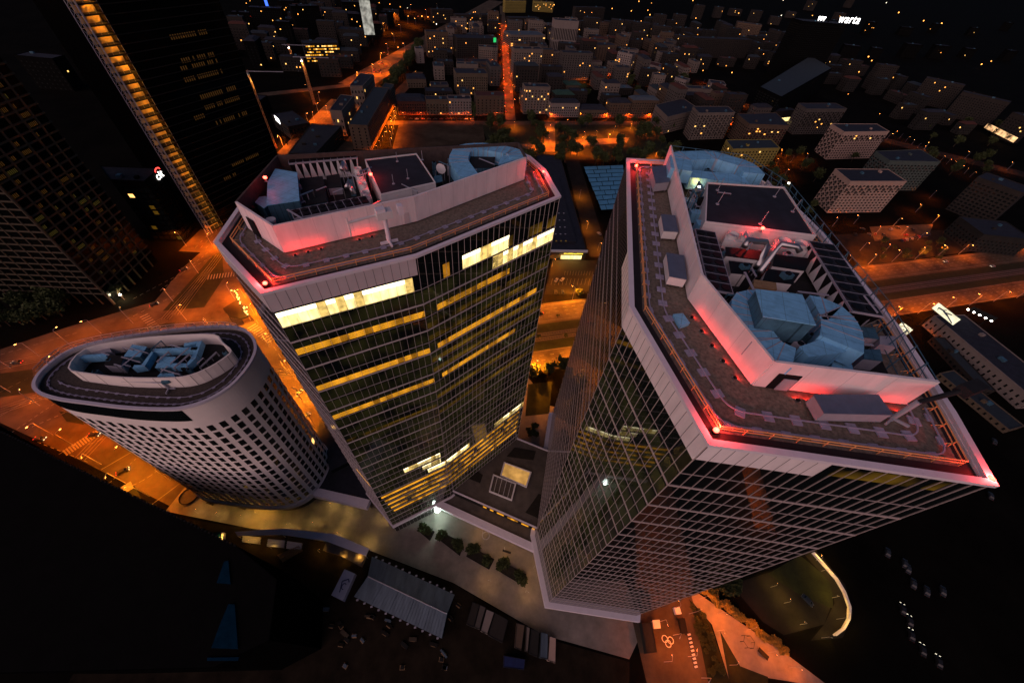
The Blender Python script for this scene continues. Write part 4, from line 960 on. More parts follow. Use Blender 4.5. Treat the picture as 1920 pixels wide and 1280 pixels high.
def building(label, poly, h, wall='grey', roof='dark', fl=3.0, pitch=3.4, wd=1.3, hh=1.5, lit=.05, z0=1.2, name='apartment_block', cat='building', group=None, maxw=90, gable=0.0, balcony=False, bits=2, hip=0, litm=('lit_win', 'lit_win2'), skipf=(), base=0.0):
    poly = [Vector(p[:2]) for p in poly]; k = len(poly)
    a = sum(poly[i].x*poly[(i+1) % k].y-poly[(i+1) % k].x*poly[i].y for i in range(k))
    if a < 0: poly = poly[::-1]
    c = sum(poly, Vector((0, 0)))/k; CENT.append((c, max((p-c).length for p in poly)))
    t = thing(name, label, cat, (c.x, c.y, base), group)
    MB().prism(poly, base, h).build('wall', WALL[wall], t)
    if hip:
        q = offset_poly(poly, hip*1.6); o = offset_poly(poly, -.4); g = MB()
        for i in range(k): j = (i+1) % k; g.quad((*o[i], h), (*o[j], h), (*q[j], h+hip), (*q[i], h+hip))
        g.poly(q, h+hip); g.build('roof', ROOF[roof], t)
    else:
        MB().poly(offset_poly(poly, .3), h+.02).build('roof', ROOF[roof], t)
        MB().ring(offset_poly(poly, -.12), offset_poly(poly, .35), h-.25, h+.45).build('parapet', WALL[wall], t)
        for i in range(bits):
            p = c+(poly[random.randrange(k)]-c)*random.uniform(.1, .6)
            e = (poly[1]-poly[0]); MB().box(p.x, p.y, h+.8, random.uniform(1.5, 4), random.uniform(1.2, 3), 1.6, math.atan2(e.y, e.x)).build('roof_hut', WALL[wall] if i % 2 else M['galv_dim'], t)
    slots = []
    for i in range(k):
        if i in skipf: continue
        p, q = poly[i], poly[(i+1) % k]; e = q-p; L = e.length; d = e/L; n = Vector((d.y, -d.x))
        vis = n.dot(-(p+q)/2)/((p+q)/2).length
        if vis < .06: continue
        nc = max(1, int(L/pitch)); nf = max(1, int((h-z0-.6)/fl))
        for cc in range(nc):
            for r in range(nf): slots.append((vis*L/nc, p+d*(L*(cc+.5)/nc), n, z0+r*fl, cc, d, r))
    if len(slots) > maxw:
        slots.sort(key=lambda s_: (-s_[0], -s_[3])); g = MB()
        for v, p, n, z, cc, d, r in slots[maxw:]:
            a, e = p-d*wd/2+n*.04, p+d*wd/2+n*.04; g.quad((*a, z), (*e, z), (*e, z+hh), (*a, z+hh))
        if maxw: g.build('window_grid', M['win'], t)['kind'] = 'stuff'
        slots = slots[:maxw]
    for v, p, n, z, cc, d, r in slots:
        key = random.choice(litm) if random.random() < lit*(1 if lit > .5 else .42) else 'win'
        o = bpy.data.objects.new('window', win_mesh(wd, hh, key)); COL.objects.link(o); o.parent = t
        o.location = (p.x-c.x, p.y-c.y, z-base); o.rotation_euler = (0, 0, math.atan2(n.y, n.x)+math.pi/2)
        if balcony and v > .5 and (cc+r) % 2 == 0:
            o = bpy.data.objects.new('balcony', balc_mesh(wd*1.5, balcony)); COL.objects.link(o); o.parent = t
            o.location = (p.x-c.x, p.y-c.y, z-.5-base); o.rotation_euler = (0, 0, math.atan2(n.y, n.x)+math.pi/2)
    return t
def block(label, x1, y1, x2, y2, ty, depth, wall='grey', roof='dark', side=0, **kw):
    """front wall between two surveyed ground points; ty is the picture row of its eaves"""
    a, c = U(x1, y1), U(x2, y2); h = height_of(x1, y1, ty); d = (c-a).normalized(); n = Vector((-d.y, d.x))
    if n.dot((a+c)/2) < 0: n = -n
    if side: n = Vector((-d.y, d.x))*side
    return building(label, [a, c, c+n*depth, a+n*depth], h, wall, roof, **kw)
def roofed(label, pts, z, wall='grey', roof='dark', **kw):
    return building(label, [U(x, y, z) for x, y in pts], z, wall, roof, **kw)
# the row along the lit cross street, west to east
block('dark red brick block with hipped roof on the lit cross street', 748, 216, 800, 216, 190, 24, 'brick', hip=3, lit=.05, pitch=2.7)
block('beige block with small balconies next to the red brick block', 801, 216, 841, 216, 187, 14, 'beige', balcony='tan', lit=.12)
block('pale block with cornice between beige block and dark poplar', 842, 216, 884, 216, 186, 14, 'white', lit=.08)
block('tan block under a brown roof at the corner of the narrow red street', 893, 217, 944, 217, 180, 18, 'tan', 'red', lit=.06, pitch=4.5)
block('pale ten storey block with many amber windows on the cross street corner', 981, 214, 1026, 214, 163, 15, 'pale', lit=.24, pitch=4, balcony=False)
block('cream four storey block with dark slate roof and lit arches', 1030, 220, 1083, 220, 193, 14, 'white', hip=2.5, lit=.16, pitch=3)
block('low dark roofed block between cream block and mansard block', 1084, 221, 1136, 221, 206, 16, 'beige', hip=4, lit=.03)
block('mansard roofed block with dormers on the cross street', 1139, 221, 1177, 221, 193, 14, 'tan', 'dark', hip=4, lit=.12)
block('ornate gabled block under a silvery roof on the cross street', 1179, 221, 1226, 221, 188, 16, 'tan', 'light', lit=.05, hip=2.5)
building('grey gable ended block at the east end of the cross street', [U(1219, 228), U(1241, 252), U(1300, 236), U(1270, 214)], height_of(1241, 252, 220), 'pale', lit=.03, skipf=())
# behind the row
block('eight storey sand coloured block with grid of windows behind the poplar', 857, 178, 914, 178, 138, 26, 'beige', 'dark', lit=.1, pitch=3.1, maxw=96)
block('low slate roofed house behind the beige and pale blocks', 800, 190, 850, 190, 172, 18, 'dim', 'dark', lit=.05)
block('flat roofed grey annex with one yellow window behind the cross street', 810, 178, 842, 178, 160, 16, 'grey', lit=.12)
block('arched gable warehouse west of the cross street', 765, 165, 800, 165, 148, 22, 'beige', 'dark', hip=2, lit=.02)
block('tall white windowless slab beside the dark park strip', 782, 119, 796, 119, 92, 14, 'white', maxw=4, lit=0, pitch=14)
block('red windowed high rise slab west of the narrow red street', 803, 108, 842, 108, 60, 16, 'tan', lit=.2, maxw=96)
block('thirteen storey pale slab on the east side of the narrow red street', 961, 152, 1012, 152, 92, 16, 'pale', lit=.13, pitch=3.6, maxw=96)
block('curved white office with ribbon windows behind the pale slab', 957, 92, 1020, 92, 66, 40, 'pale', 'light', lit=.12, pitch=5, wd=4)
block('striped high rise with dark vertical bands', 1034, 100, 1076, 102, 38, 22, 'white', lit=.02, pitch=3.2, fl=20, hh=17, wd=1.6)
block('wide grey slab with dark end bays beside the striped high rise', 1049, 150, 1103, 151, 99, 16, 'grey', lit=.07, pitch=4, maxw=96)
block('short pale block between the two grey slabs', 1025, 128, 1045, 128, 97, 16, 'pale', lit=.04)
block('green copper roofed house behind the cream block', 1040, 196, 1075, 196, 178, 18, 'dim', 'green', hip=3, lit=.1)
block('small green roofed hall by the dark courtyard', 1060, 172, 1090, 172, 160, 20, 'beige', 'green', hip=2, lit=.02)
block('pale shed with bright slate roof behind the mansard block', 1140, 178, 1185, 178, 166, 20, 'dim', 'light', lit=0)
block('slim white towers of a church like block behind the ornate block', 1216, 176, 1238, 178, 140, 12, 'pale', lit=0, maxw=6)
block('white block with orange lit ground floors by the dark trees', 1150, 136, 1176, 142, 97, 20, 'white', lit=.12)
block('brown brick hall with warm lit wall west of the white block', 1112, 115, 1150, 115, 85, 22, 'tan', lit=.04, pitch=6)
block('long red tiled block with white ribbon bands', 1180, 126, 1252, 146, 112, 26, 'white', 'red', lit=.04, fl=4, wd=3)
block('small green lit annex below the white block', 1140, 143, 1156, 143, 118, 12, 'pale', lit=.2)
block('grey block with stepped roof right behind the long red tiled block', 1220, 104, 1256, 108, 80, 20, 'grey', lit=.06)
block('white grid fronted house with bulbs on the ground floor', 1258, 170, 1278, 176, 145, 14, 'white', lit=.2, pitch=3, wd=2)
block('chequered window block under a dark roof', 1281, 194, 1325, 196, 166, 16, 'pale', lit=.04, pitch=2.6, wd=1.6)
block('white framed office beside the lit red crossing', 1324, 178, 1352, 182, 156, 22, 'white', lit=.1, wd=2.4)
block('pale slab behind the mast at the far cross road', 1180, 76, 1212, 78, 42, 16, 'dim', lit=.1)
block('dim slab with a red beacon beside the far cross road', 1216, 82, 1250, 86, 48, 16, 'dim', lit=.1)
block('long dim institute with a lit forecourt', 1292, 108, 1396, 110, 72, 20, 'dim', lit=.05, pitch=5, maxw=60)
block('dim corner block with one big amber window', 1255, 92, 1290, 98, 66, 18, 'dim', lit=.08)
block('warm lit blank walled theatre block', 1372, 72, 1416, 78, 42, 24, 'tan', lit=.05)
block('pale windowed far slab at the top of the narrow street', 903, 48, 940, 48, 28, 14, 'dim', lit=.2)
block('yellow floodlit office at the head of the narrow street', 947, 24, 985, 24, 2, 14, 'yellow', lit=.0, litm=('lit_olive',))  # floodlight is put into the yellow wall colour
block('yellow lit department store beyond the striped high rise', 1000, 22, 1036, 24, 3, 14, 'yellow', lit=.3)  # yellow light on the front is in the wall colour
block('low grey far block under the yellow lit office', 955, 48, 1010, 48, 34, 20, 'dim', lit=.06)
block('grey ribbed far block near the bright junction', 1076, 42, 1130, 42, 14, 14, 'dim', lit=.08)
block('dark hotel slab with tiny amber windows west of the narrow street', 855, 56, 898, 56, 28, 14, 'dim', lit=.2)
block('long low dark block with a green sign on its roof', 858, 112, 925, 112, 72, 30, 'dim', lit=.05)
block('pale eight storey block below the green sign', 898, 118, 932, 120, 88, 16, 'pale', lit=.03)
block('grey block roofed with plant huts above the sand coloured block', 860, 132, 920, 132, 116, 18, 'grey', lit=.05)
block('amber windowed far slab above the wide avenue', 812, 44, 850, 44, 18, 14, 'dim', lit=.15)
block('dark hall with a ribbon of amber windows near the wide avenue', 640, 85, 690, 88, 55, 24, 'dark', lit=.1)
block('office with four bright amber floors by the building site', 577, 118, 642, 116, 82, 22, 'dark', lit=.72, wd=2.6, pitch=3.0, fl=3.6, litm=('lit_win2', 'lit_amber'))
block('dark tower flats with scattered lights beyond the building site', 560, 66, 610, 64, 12, 18, 'black', lit=.12)
block('dark stepped hotel beside the lit billboard of the avenue', 650, 50, 690, 50, 4, 20, 'black', lit=.06)
block('black slab above the lattice tower of the building site', 480, 60, 540, 62, 14, 18, 'black', lit=.06)
# west of the red street
roofed('pale office with lit upright slots nearest the avenue junction', ((655.7, 161.7), (680, 161.7), (700, 140.6), (675.6, 138)), height_of(700, 186, 140.6), 'pale', lit=.22, wd=1.2, hh=2.6, fl=6, litm=('lit_win2',))
roofed('pale office with lit upright slots nearest the folded tower', ((618, 207), (640.5, 208.6), (662.7, 180.5), (639, 178)), 24, 'pale', lit=.25, wd=1.2, hh=2.6, fl=6, litm=('lit_win2',))
roofed('wide low black roofed depot with white roof lines', ((541, 288), (592, 288), (640, 237), (584, 233)), 14, 'dim', lit=.02, wd=3, bits=4)
roofed('grey office with slate roof whose side wall is washed by street lamps', ((700, 185), (720, 187.5), (739, 159), (722, 156)), 20, 'beige', 'blue', lit=.03)
block('long amber washed block along the red street', 698, 282, 736, 206, 236, 18, 'tan', 'blue', side=1, lit=.02, pitch=5)
block('black cube office with two white signs by the diagonal street', 517, 238, 548, 262, 215, 22, 'dark', lit=.04)
# slabs on the east
BL = dict(fl=2.75, pitch=4.0, wd=2.0, hh=1.3, lit=.06, maxw=96)
roofed('cream eleven storey slab nearest the white clad tower', ((1565.6, 317), (1595, 340.6), (1700, 340.6), (1665, 318)), 31, 'peach', balcony='grey', **BL)
roofed('teal edged slab just behind the cream slab', ((1641.7, 284), (1668.7, 302), (1763.6, 304), (1726, 281)), 31, 'teal', balcony='grey', **BL)
roofed('peach ended slab third from the white clad tower', ((1558.5, 232.7), (1583, 248), (1667.5, 247), (1644, 233)), 31, 'peach', balcony='dim', **BL)
roofed('grey slab beside the yellow lit entrance hall', ((1496.4, 194), (1512.8, 204.6), (1588, 204.6), (1567, 194)), 31, 'grey', balcony='dim', **BL)
roofed('warm grey slab north of the yellow block', ((1299, 200), (1310.6, 212.5), (1378, 211.6), (1365, 200)), 30, 'pale', balcony='grey', fl=2.75, pitch=4, wd=2, hh=1.3, lit=.13, maxw=96)
roofed('stepped pinkish block between the two grey slabs of the east', ((1382, 214), (1405, 233), (1480, 236), (1455, 212)), 26, 'tan', balcony='brick', fl=2.75, pitch=4, wd=2, hh=1.3, lit=.14, maxw=90)
roofed('yellow six storey block peeping over the white clad tower roof', ((1361, 263), (1374, 280), (1462.5, 278), (1445.6, 262)), 20, 'yellow', 'blue', fl=2.9, pitch=4.2, wd=1.8, lit=.08, bits=4)
block('low entrance hall glowing yellow behind trusses', 1440, 232, 1480, 228, 210, 10, 'dim', lit=1, wd=5, hh=5, fl=8, pitch=5, litm=('lit_white',), z0=1)
block('dim slab far right at the edge of the dark park', 1622, 167, 1656, 170, 122, 14, 'dim', lit=.06)
block('dim chequered slab along the dark right hand road', 1704, 190, 1772, 206, 146, 14, 'dim', lit=.03)
block('dim long slab beyond the right hand petrol station lights', 1768, 216, 1852, 238, 172, 14, 'dim', lit=.04)
block('dim office with a pale frame at the right edge', 1772, 392, 1850, 424, 332, 26, 'dim', lit=.03, wd=2.2)
block('black shed row with striped roof at the right edge', 1810, 470, 1900, 480, 440, 30, 'dark', lit=0)
g_ = roofed('huge black glass hall with blue sheen roof', ((1425, 163), (1465, 182), (1560, 128), (1520, 105)), 34, 'black', 'blue', lit=.01, pitch=6, wd=4, bits=1)
wt = block('black tower block carrying bright white rooftop lettering', 1452, 146, 1530, 150, 40, 30, 'black', lit=.0, maxw=40)
block('dark showroom with red and white lit shopfront', 1500, 118, 1542, 124, 98, 18, 'dark', lit=.1)
# long white building and its wing at the lower right
block('long white street block with paired dark windows', 1728, 610, 1905, 766, 592, 24, 'white', side=1, pitch=3.4, wd=1.0, hh=1.9, fl=3.4, lit=0, maxw=96)
block('low wing of the long white block', 1752, 706, 1880, 812, 700, 12, 'beige', 'blue', side=1, pitch=3.2, wd=1, hh=1.6, lit=0, maxw=60)
block('slate roofed link building crossing the courtyard', 1738, 640, 1828, 738, 632, 8, 'dim', 'blue', side=1, lit=0, maxw=10)
# far blocks that nothing tells apart
far = [('black', 'far black block under the west skyline', 'far black blocks', [(60+i*47+random.uniform(-15, 15), 60+random.uniform(-30, 190)) for i in range(9)]),
       ('dim', 'far dim block in the north eastern quarter', 'far dim blocks', [(1300+i*36+random.uniform(-10, 10), 22+random.uniform(-8, 26)) for i in range(9)]),
       ('black', 'far black block in the dark eastern quarter', 'far eastern black blocks', [(1560+(i % 6)*62+random.uniform(-10, 10), 60+(i//6)*46+random.uniform(-8, 8)) for i in range(12)]),
       ('dim', 'far dim block among the northern streets', 'far northern dim blocks', [(1090+(i % 5)*42+random.uniform(-8, 8), 60+(i//5)*14) for i in range(8)])]
for wl, lb, gr, pts in far:
    for px, py in pts:
        wdt = random.uniform(26, 44); a = U(px, py); dd = Vector((1, random.uniform(-.2, .4))).normalized(); nn = Vector((-dd.y, dd.x))
        building(lb, [a, a+dd*wdt, a+dd*wdt+nn*16, a+nn*16], random.uniform(16, 38), wl, 'dark', lit=.10 if wl == 'dim' else .05, maxw=26, pitch=5, fl=4, wd=1.6, group=gr, bits=1)

# tightly packed filling blocks
for (x0, x1, y0, y1, st, lb, gr, wls) in ((-140, -50, 585, 1120, 40, 'dim packed block between the wide avenue and the narrow red street', 'packed blocks west of the street', ('dim', 'tan', 'grey', 'pale')), (-20, 330, 590, 1150, 42, 'dim packed block east of the narrow red street', 'packed blocks east of the street', ('dim', 'grey', 'pale', 'tan', 'dim')),
                                     (340, 760, 640, 1300, 62, 'dim loose block in the far north eastern quarter', 'loose north eastern blocks', ('dim', 'dark', 'dark')), (-520, -290, 640, 1200, 56, 'black loose block west of the wide avenue', 'loose western blocks', ('dark', 'black', 'dim'))):
    y = y0
    while y < y1:
        x = x0
        while x < x1:
            c = Vector((x+random.uniform(-6, 6)-.11*(y-y0), y+random.uniform(-6, 6)+.29*max(-100, min(200, x))*.5)); r = random.uniform(11, 17); x += st
            if any((c-q).length < r*.9+rr*.75 for q, rr in CENT) or abs(c.x+36+.11*(c.y-560)) < 22: continue
            an = .28+random.uniform(-.06, .06)+(1.57 if random.random() < .35 else 0); d = Vector((math.cos(an), math.sin(an))); n = Vector((-d.y, d.x)); hw = random.uniform(5.5, 8)
            building(lb, [c-d*r-n*hw, c+d*r-n*hw, c+d*r+n*hw, c-d*r+n*hw], random.choice((14, 17, 20, 24, 32)), random.choice(wls), random.choice(('dark', 'dark', 'red', 'blue')), lit=.09, maxw=34, pitch=4, fl=3.4, wd=1.5, group=gr, bits=2, hip=random.choice((0, 0, 2.5)))
        y += st*.8

# ------------------------------------------------------------------ dark towers at the west edge
A0 = U(420, 425); B0 = Vector((-253.4, 369.8))*.80; dg = (B0-A0).normalized(); C0 = A0-dg*9.5; ng = Vector((dg.y, -dg.x)); lg = -ng
gt = thing('construction_tower', 'unfinished dark tower with amber lit hoist strip up its edge', 'skyscraper', (A0.x, A0.y, 0))
ZG = 240
MB().prism([A0, B0, B0+lg*34, A0+lg*34], 0, ZG).build('wall', M['glass_black'], gt)
MB().prism([C0+lg*5, A0+lg*5, A0+lg*34, C0+lg*34], 0, ZG).build('wall', M['darkwall'], gt)
for i in range(58):
    z = 4.1*i+2
    MB().prism([C0, A0+ng*.3, A0+lg*5, C0+lg*5], z-.7, z).build('floor_slab', M['black'], gt)
WALL['hoist'] = mat('hoist_wall', (.42, .30, .14), .9, var=.3, scale=.4)
MB().prism([C0+lg*4.6, A0+lg*4.6, A0+lg*4.95, C0+lg*4.95], 0, ZG).build('hoist_wall', WALL['hoist'], gt)
g = MB()
for j in (0, 3.2, 6.4, 9.4):
    p = C0+dg*j; g.beam(p, p+dg*.12, .12, 0, ZG) if j else g.beam(p-dg*.3, p+dg*.3, .6, 0, ZG)
g.build('scaffold_post', M['unit'], gt)
g = MB(); q0 = C0-dg*4; 
for z in range(4, 236, 4): MB().beam(A0+ng*.05, B0+ng*.05, .2, z-.25, z+.25).build('floor_band', M['lattice'] if 'lattice' in M else M['asphalt_dark'], gt)
for z in range(0, 236, 4):
    for a, c in ((q0, q0+dg*2.4), (q0+dg*2.4, q0)): g.tube([(*a, z), (*c, z+4)], .1, 4)
    g.tube([(*q0, z), (*(q0+dg*2.4), z)], .1, 4)
for p in (q0, q0+dg*2.4): g.tube([(*p, 0), (*p, ZG)], .16, 5)
g.build('hoist_mast', M['unit'], gt)
ll = bpy.data.lights.new('lamp_light', 'POINT'); ll.energy = 1000; ll.color = (1, .38, .03); ll.shadow_soft_size = .3
lme = None
for i in range(48):
    z = 4.1*i+2
    p = C0+dg*7.5+lg*2.6
    MB().box(p.x, p.y, z+3.6, .6, .3, .12).build('strip_lamp', M['lamp_o'], gt)
    o = bpy.data.objects.new('lamp_light', ll); COL.objects.link(o); o.parent = gt; o.location = (p.x-A0.x, p.y-A0.y, z+3.3)
# faint lit rows on the long face
for (x0, y0), (x1, y1) in (((326, 84), (385, 56)), ((346, 126), (398, 100)), ((345, 141), (408, 112)), ((352, 163), (415, 130)), ((378, 196), (440, 160)), ((386, 215), (446, 180)), ((405, 248), (458, 205)), ((365, 232), (382, 216)), ((441, 322), (482, 282)), ((418, 348), (440, 325))):
    s0, za = face_hit(A0, B0, x0, y0); s1, zb = face_hit(A0, B0, x1, y1); z = (za+zb)/2; s = s0
    g = MB()
    while s < s1:
        if random.random() < .8:
            a = A0+dg*s+ng*.06; c = A0+dg*(s+.8)+ng*.06; g.quad((*a, z), (*c, z), (*c, z+2.4), (*a, z+2.4))
        s += 1.5
    if g.f: g.build('lit_window', M['lit_faint'], gt)
# grid fronted office
K = U(215, 570); E0 = U(296, 490); dk = (E0-K).normalized(); lk = Vector((-dk.y, dk.x)); W0 = K+lk*60 if lk.x < 0 else K-lk*60; lk = (W0-K).normalized()
PG = [K, E0, E0+lk*60, W0]
go = thing('office_block', 'dark office with a pale lattice front and dim window rows', 'office building', (K.x, K.y, 0))
ZK = 128
MB().prism(PG, 0, ZK).build('wall', M['glass_black'], go)
PGc = PG if sum(PG[i].x*PG[(i+1) % 4].y-PG[(i+1) % 4].x*PG[i].y for i in range(4)) > 0 else PG[::-1]
LK = (E0-K).length
M['lattice'] = mat('lattice', (.075, .062, .045), .8, var=.1, spec=.1)
z = 8
while z < ZK:
    MB().ring(offset_poly(PGc, -.5), offset_poly(PGc, .02), z-.35, z+.35).build('floor_band', M['lattice'], go); z += 4.0
nn_ = Vector((dk.y, -dk.x)); nn_ = nn_ if nn_.dot(-K) > 0 else -nn_
g = MB()
for i in range(int(LK/6)+1): p = K+dk*min(LK, 6*i); g.beam(p, p+nn_*.6, .7, 0, ZK)
g.build('pilaster', M['lattice'], go)
nl = -dk; g = MB()
for i in range(11): p = K+lk*6*i; g.beam(p, p+nl*.6, .5, 0, ZK)
g.build('pilaster', M['lattice'], go)
cnt = 0
for r in range(2, 31):
    for c in range(int(LK/6)):
        if random.random() < .42 and cnt < 95:
            z = 8+4*(r-1)+.8; mm = random.choice(['lit_faint', 'lit_faint', 'lit_olive']); g = MB()
            for q in range(random.choice((2, 3, 4, 6, 6))):
                a = K+dk*(6*c+.5+q*.85)+nn_*.05; e = a+dk*.42; g.quad((*a, z), (*e, z), (*e, z+1.8), (*a, z+1.8))
            g.build('lit_window', M[mm], go); cnt += 1
# lobby light
p = (K+dk*4+nn_*3); lt = thing('lobby_lamp', 'white lamp at the foot of the lattice fronted office', 'lamp', (p.x, p.y, 0)); MB().tube([(p.x, p.y, 0), (p.x, p.y, 4)], .08, 6).build('pole', M['unit'], lt); MB().box(p.x, p.y, 4.1, .8, .8, .3).build('lens', M['lamp_w'], lt); point(lt, (0, 0, 3.6), (1, .8, .4), 2500, .3)
# corner office with a lit sign
hz = height_of(337, 452, 341)
q = [U(x, y, hz) for x, y in ((271, 341), (300, 316), (187, 312), (207, 338))]
co = building('lower dark office with red and white rooftop sign', q, hz, 'black', 'dark', fl=3.8, pitch=3.6, wd=3, hh=2.4, lit=.10, maxw=80, litm=('lit_win2', 'lit_faint', 'lit_dim'), name='office_block', cat='office building')
def text_mesh(body, size, name, m, parent, origin, dirx, diru, extrude=.12):
    cu = bpy.data.curves.new('tmp_text', 'FONT'); cu.body = body; cu.size = size; cu.extrude = extrude; cu.align_x = 'CENTER'; cu.space_character = 1.15
    o = bpy.data.objects.new('tmp_text', cu); COL.objects.link(o)
    dg_ = bpy.context.evaluated_depsgraph_get(); me = bpy.data.meshes.new_from_object(o.evaluated_get(dg_))
    bpy.data.objects.remove(o); bpy.data.curves.remove(cu)
    X = Vector(dirx).normalized(); Yv = Vector(diru).normalized(); Z = X.cross(Yv)
    off = OFF[parent.name]; mt = Matrix((X, Yv, Z)).transposed().to_4x4(); mt.translation = Vector(origin)-off
    me.transform(mt); me.materials.clear(); me.materials.append(m); me.name = name
    r = bpy.data.objects.new(name, me); COL.objects.link(r); r.parent = parent; return r
a, c = q[0], q[1]; dd = (c-a).normalized(); mid_ = a+(c-a)*.80; nn2 = Vector((dd.y, -dd.x)); mid_ = mid_+nn2*.6
text_mesh('citi', 6.5, 'sign_lettering', M['sign_w'], co, (mid_.x, mid_.y, hz-4.2), (dd.x, dd.y, 0), (0, 0, 1))
g = MB(); base = Vector((mid_.x, mid_.y, hz+.3)); g.tube([base+Vector((dd.x, dd.y, 0))*(2.6*math.cos(t_))+Vector((0, 0, 1.5*math.sin(t_))) for t_ in [math.pi*i/8 for i in range(9)]], .28, 6); g.build('sign_arc', M['sign_r'], co)
# rooftop lettering on the black tower
a, c = U(1452, 146), U(1530, 150); hh_ = height_of(1452, 146, 40); dd = (c-a).normalized(); nn2 = Vector((dd.y, -dd.x)); p = a+(c-a)*.98+nn2*1
text_mesh('warta', 17, 'sign_lettering', M['sign_w'], wt, (p.x, p.y, hh_+2), (dd.x, dd.y, 0), (0, 0, 1), .4)
p = a+(c-a)*.35+nn2*1; g = MB()
for i in range(3):
    o_ = Vector((dd.x, dd.y, 0))*(i*5.2-5); b0 = Vector((p.x, p.y, hh_+5)); g.tube([b0+o_+Vector((0, 0, 3)), b0+o_+Vector((dd.x*1.4, dd.y*1.4, -2)), b0+o_+Vector((dd.x*3, dd.y*3, 3))], 1.1, 5)
g.build('sign_logo', M['sign_w'], wt)
# lattice crane masts on the building site
for px, py, ty, lb in ((590, 196, 112, 'lit lattice mast beside the office with amber floors'), (517, 279, 140, 'leaning lattice mast beside the unfinished tower'), (552, 122, 88, 'short lattice mast with a lamp on the building site')):
    p = U(px, py); h = min(120, height_of(px, py, ty)); t = thing('tower_crane', lb, 'crane', (p.x, p.y, 0), 'building site masts'); g = MB()
    for z in range(0, int(h), 5):
        for s in ((-1, -1, 1, -1), (1, -1, 1, 1), (1, 1, -1, 1), (-1, 1, -1, -1)): g.tube([(p.x+s[0], p.y+s[1], z), (p.x+s[2], p.y+s[3], z+5)], .14, 4)
    for s in ((-1, -1), (1, -1), (1, 1), (-1, 1)): g.tube([(p.x+s[0], p.y+s[1], 0), (p.x+s[0], p.y+s[1], h)], .18, 4)
    g.build('mast', M['railing'], t); MB().box(p.x, p.y, h+.6, 2.4, 2.4, 1.2).build('cab', M['unit'], t); MB().tube([(p.x-10, p.y, h+1.6), (p.x+26, p.y+12, h+1.6)], .4, 5).build('jib', M['unit'], t)
    MB().box(p.x, p.y-1.4, h-1, 1.2, .5, .6).build('work_light', M['lamp_w'], t); spot(t, (0, -2, h-1.5), (1, .6, .2), 9000, 120)

# black building filling the lower left
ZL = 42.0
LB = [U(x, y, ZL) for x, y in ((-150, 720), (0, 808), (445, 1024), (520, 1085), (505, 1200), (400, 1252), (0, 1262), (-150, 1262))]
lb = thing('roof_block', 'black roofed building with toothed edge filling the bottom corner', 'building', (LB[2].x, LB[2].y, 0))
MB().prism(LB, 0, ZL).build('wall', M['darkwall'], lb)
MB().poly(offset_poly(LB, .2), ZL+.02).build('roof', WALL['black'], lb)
g = MB()
for (a, c) in ((LB[1], LB[2]),):
    d = (c-a).normalized(); n = Vector((-d.y, d.x)); L = (c-a).length; s = 0
    while s < L: MB().beam(a+d*s, a+d*(s+.5), .5, ZL, ZL+.6).build('edge_block', M['black'], lb); s += 1.3
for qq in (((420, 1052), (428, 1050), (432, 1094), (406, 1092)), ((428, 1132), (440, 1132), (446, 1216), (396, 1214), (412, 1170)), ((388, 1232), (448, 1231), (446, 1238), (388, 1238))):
    MB().prism([U(x, y, ZL+.4) for x, y in qq], ZL, ZL+.4).build('sky_reflection', M['matte_blue'], lb)  # matte blue patches stand in for sky reflected in glass facets
g = MB()
for i in range(0):
    a = LB[1]+(LB[2]-LB[1])*((i+.5)/22); c = LB[6]+(LB[5]-LB[6])*((i+.5)/22); g.beam(a+(c-a)*.03, a+(c-a)*.95, .15, ZL, ZL+.12)

# ------------------------------------------------------------------ between and below the towers
sp = roofed('long low dark roofed shop hall between the two glass towers', ((1033, 470), (1100, 471), (1050, 292), (1005, 290)), 7, 'dim', 'dark', lit=0, maxw=0, bits=0, name='shop_hall', cat='shop')
spo = OFF[sp.name]
g = MB(); a, c = U(1033, 470, 7), U(1102, 471, 7); g.beam(a, c, 1.4, 6.2, 7.6); g.build('fascia', M['white'], sp)
d = (c-a).normalized(); n = Vector((d.y, -d.x)); g = MB(); s = (c-a).length*.36
while s < (c-a).length*.86:
    p = a+d*s+n*.9; w_ = random.uniform(.5, .9); g.beam(p, p+d*w_, .1, 4.8, 5.6+random.uniform(-.2, .2)); s += w_+.3
g.build('sign_lettering', M['sign_y'], sp)
MB().beam(a+d*8+n*1.1, c-d*4+n*1.1, .15, .5, 3.8).build('shop_window', M['lit_white'], sp)
q = [U(x, y, 7.2) for x, y in ((1040, 456), (1080, 456), (1045, 330), (1030, 340))]
MB().prism(q, 7.05, 8.6).build('raised_roof', M['tar'], sp)
for i in range(5):
    for j in range(3):
        p = U(1043+j*9-i*1.0, 452-i*13, 8.6); MB().box(p.x, p.y, 8.75, 1.1, .9, .3, .3).build('rooflight', M['lit_dim'] if i == 0 else M['unit'], sp)
spot(sp, (*(a+d*10+n*3-Vector(spo[:2])), 6), (1, .6, .12), 4500, 160); spot(sp, (*(a+d*18+n*3-Vector(spo[:2])), 6), (1, .6, .12), 4500, 160)
q = [U(x, y, 5) for x, y in ((1094, 312), (1168, 309), (1176, 390), (1128, 394))]
sh = thing('greenhouse_hall', 'low hall roofed with rows of pale blue panels', 'hall', (*q[0], 0))
MB().prism(offset_poly(q, .5), 0, 4.6).build('wall', M['darkwall'], sh)
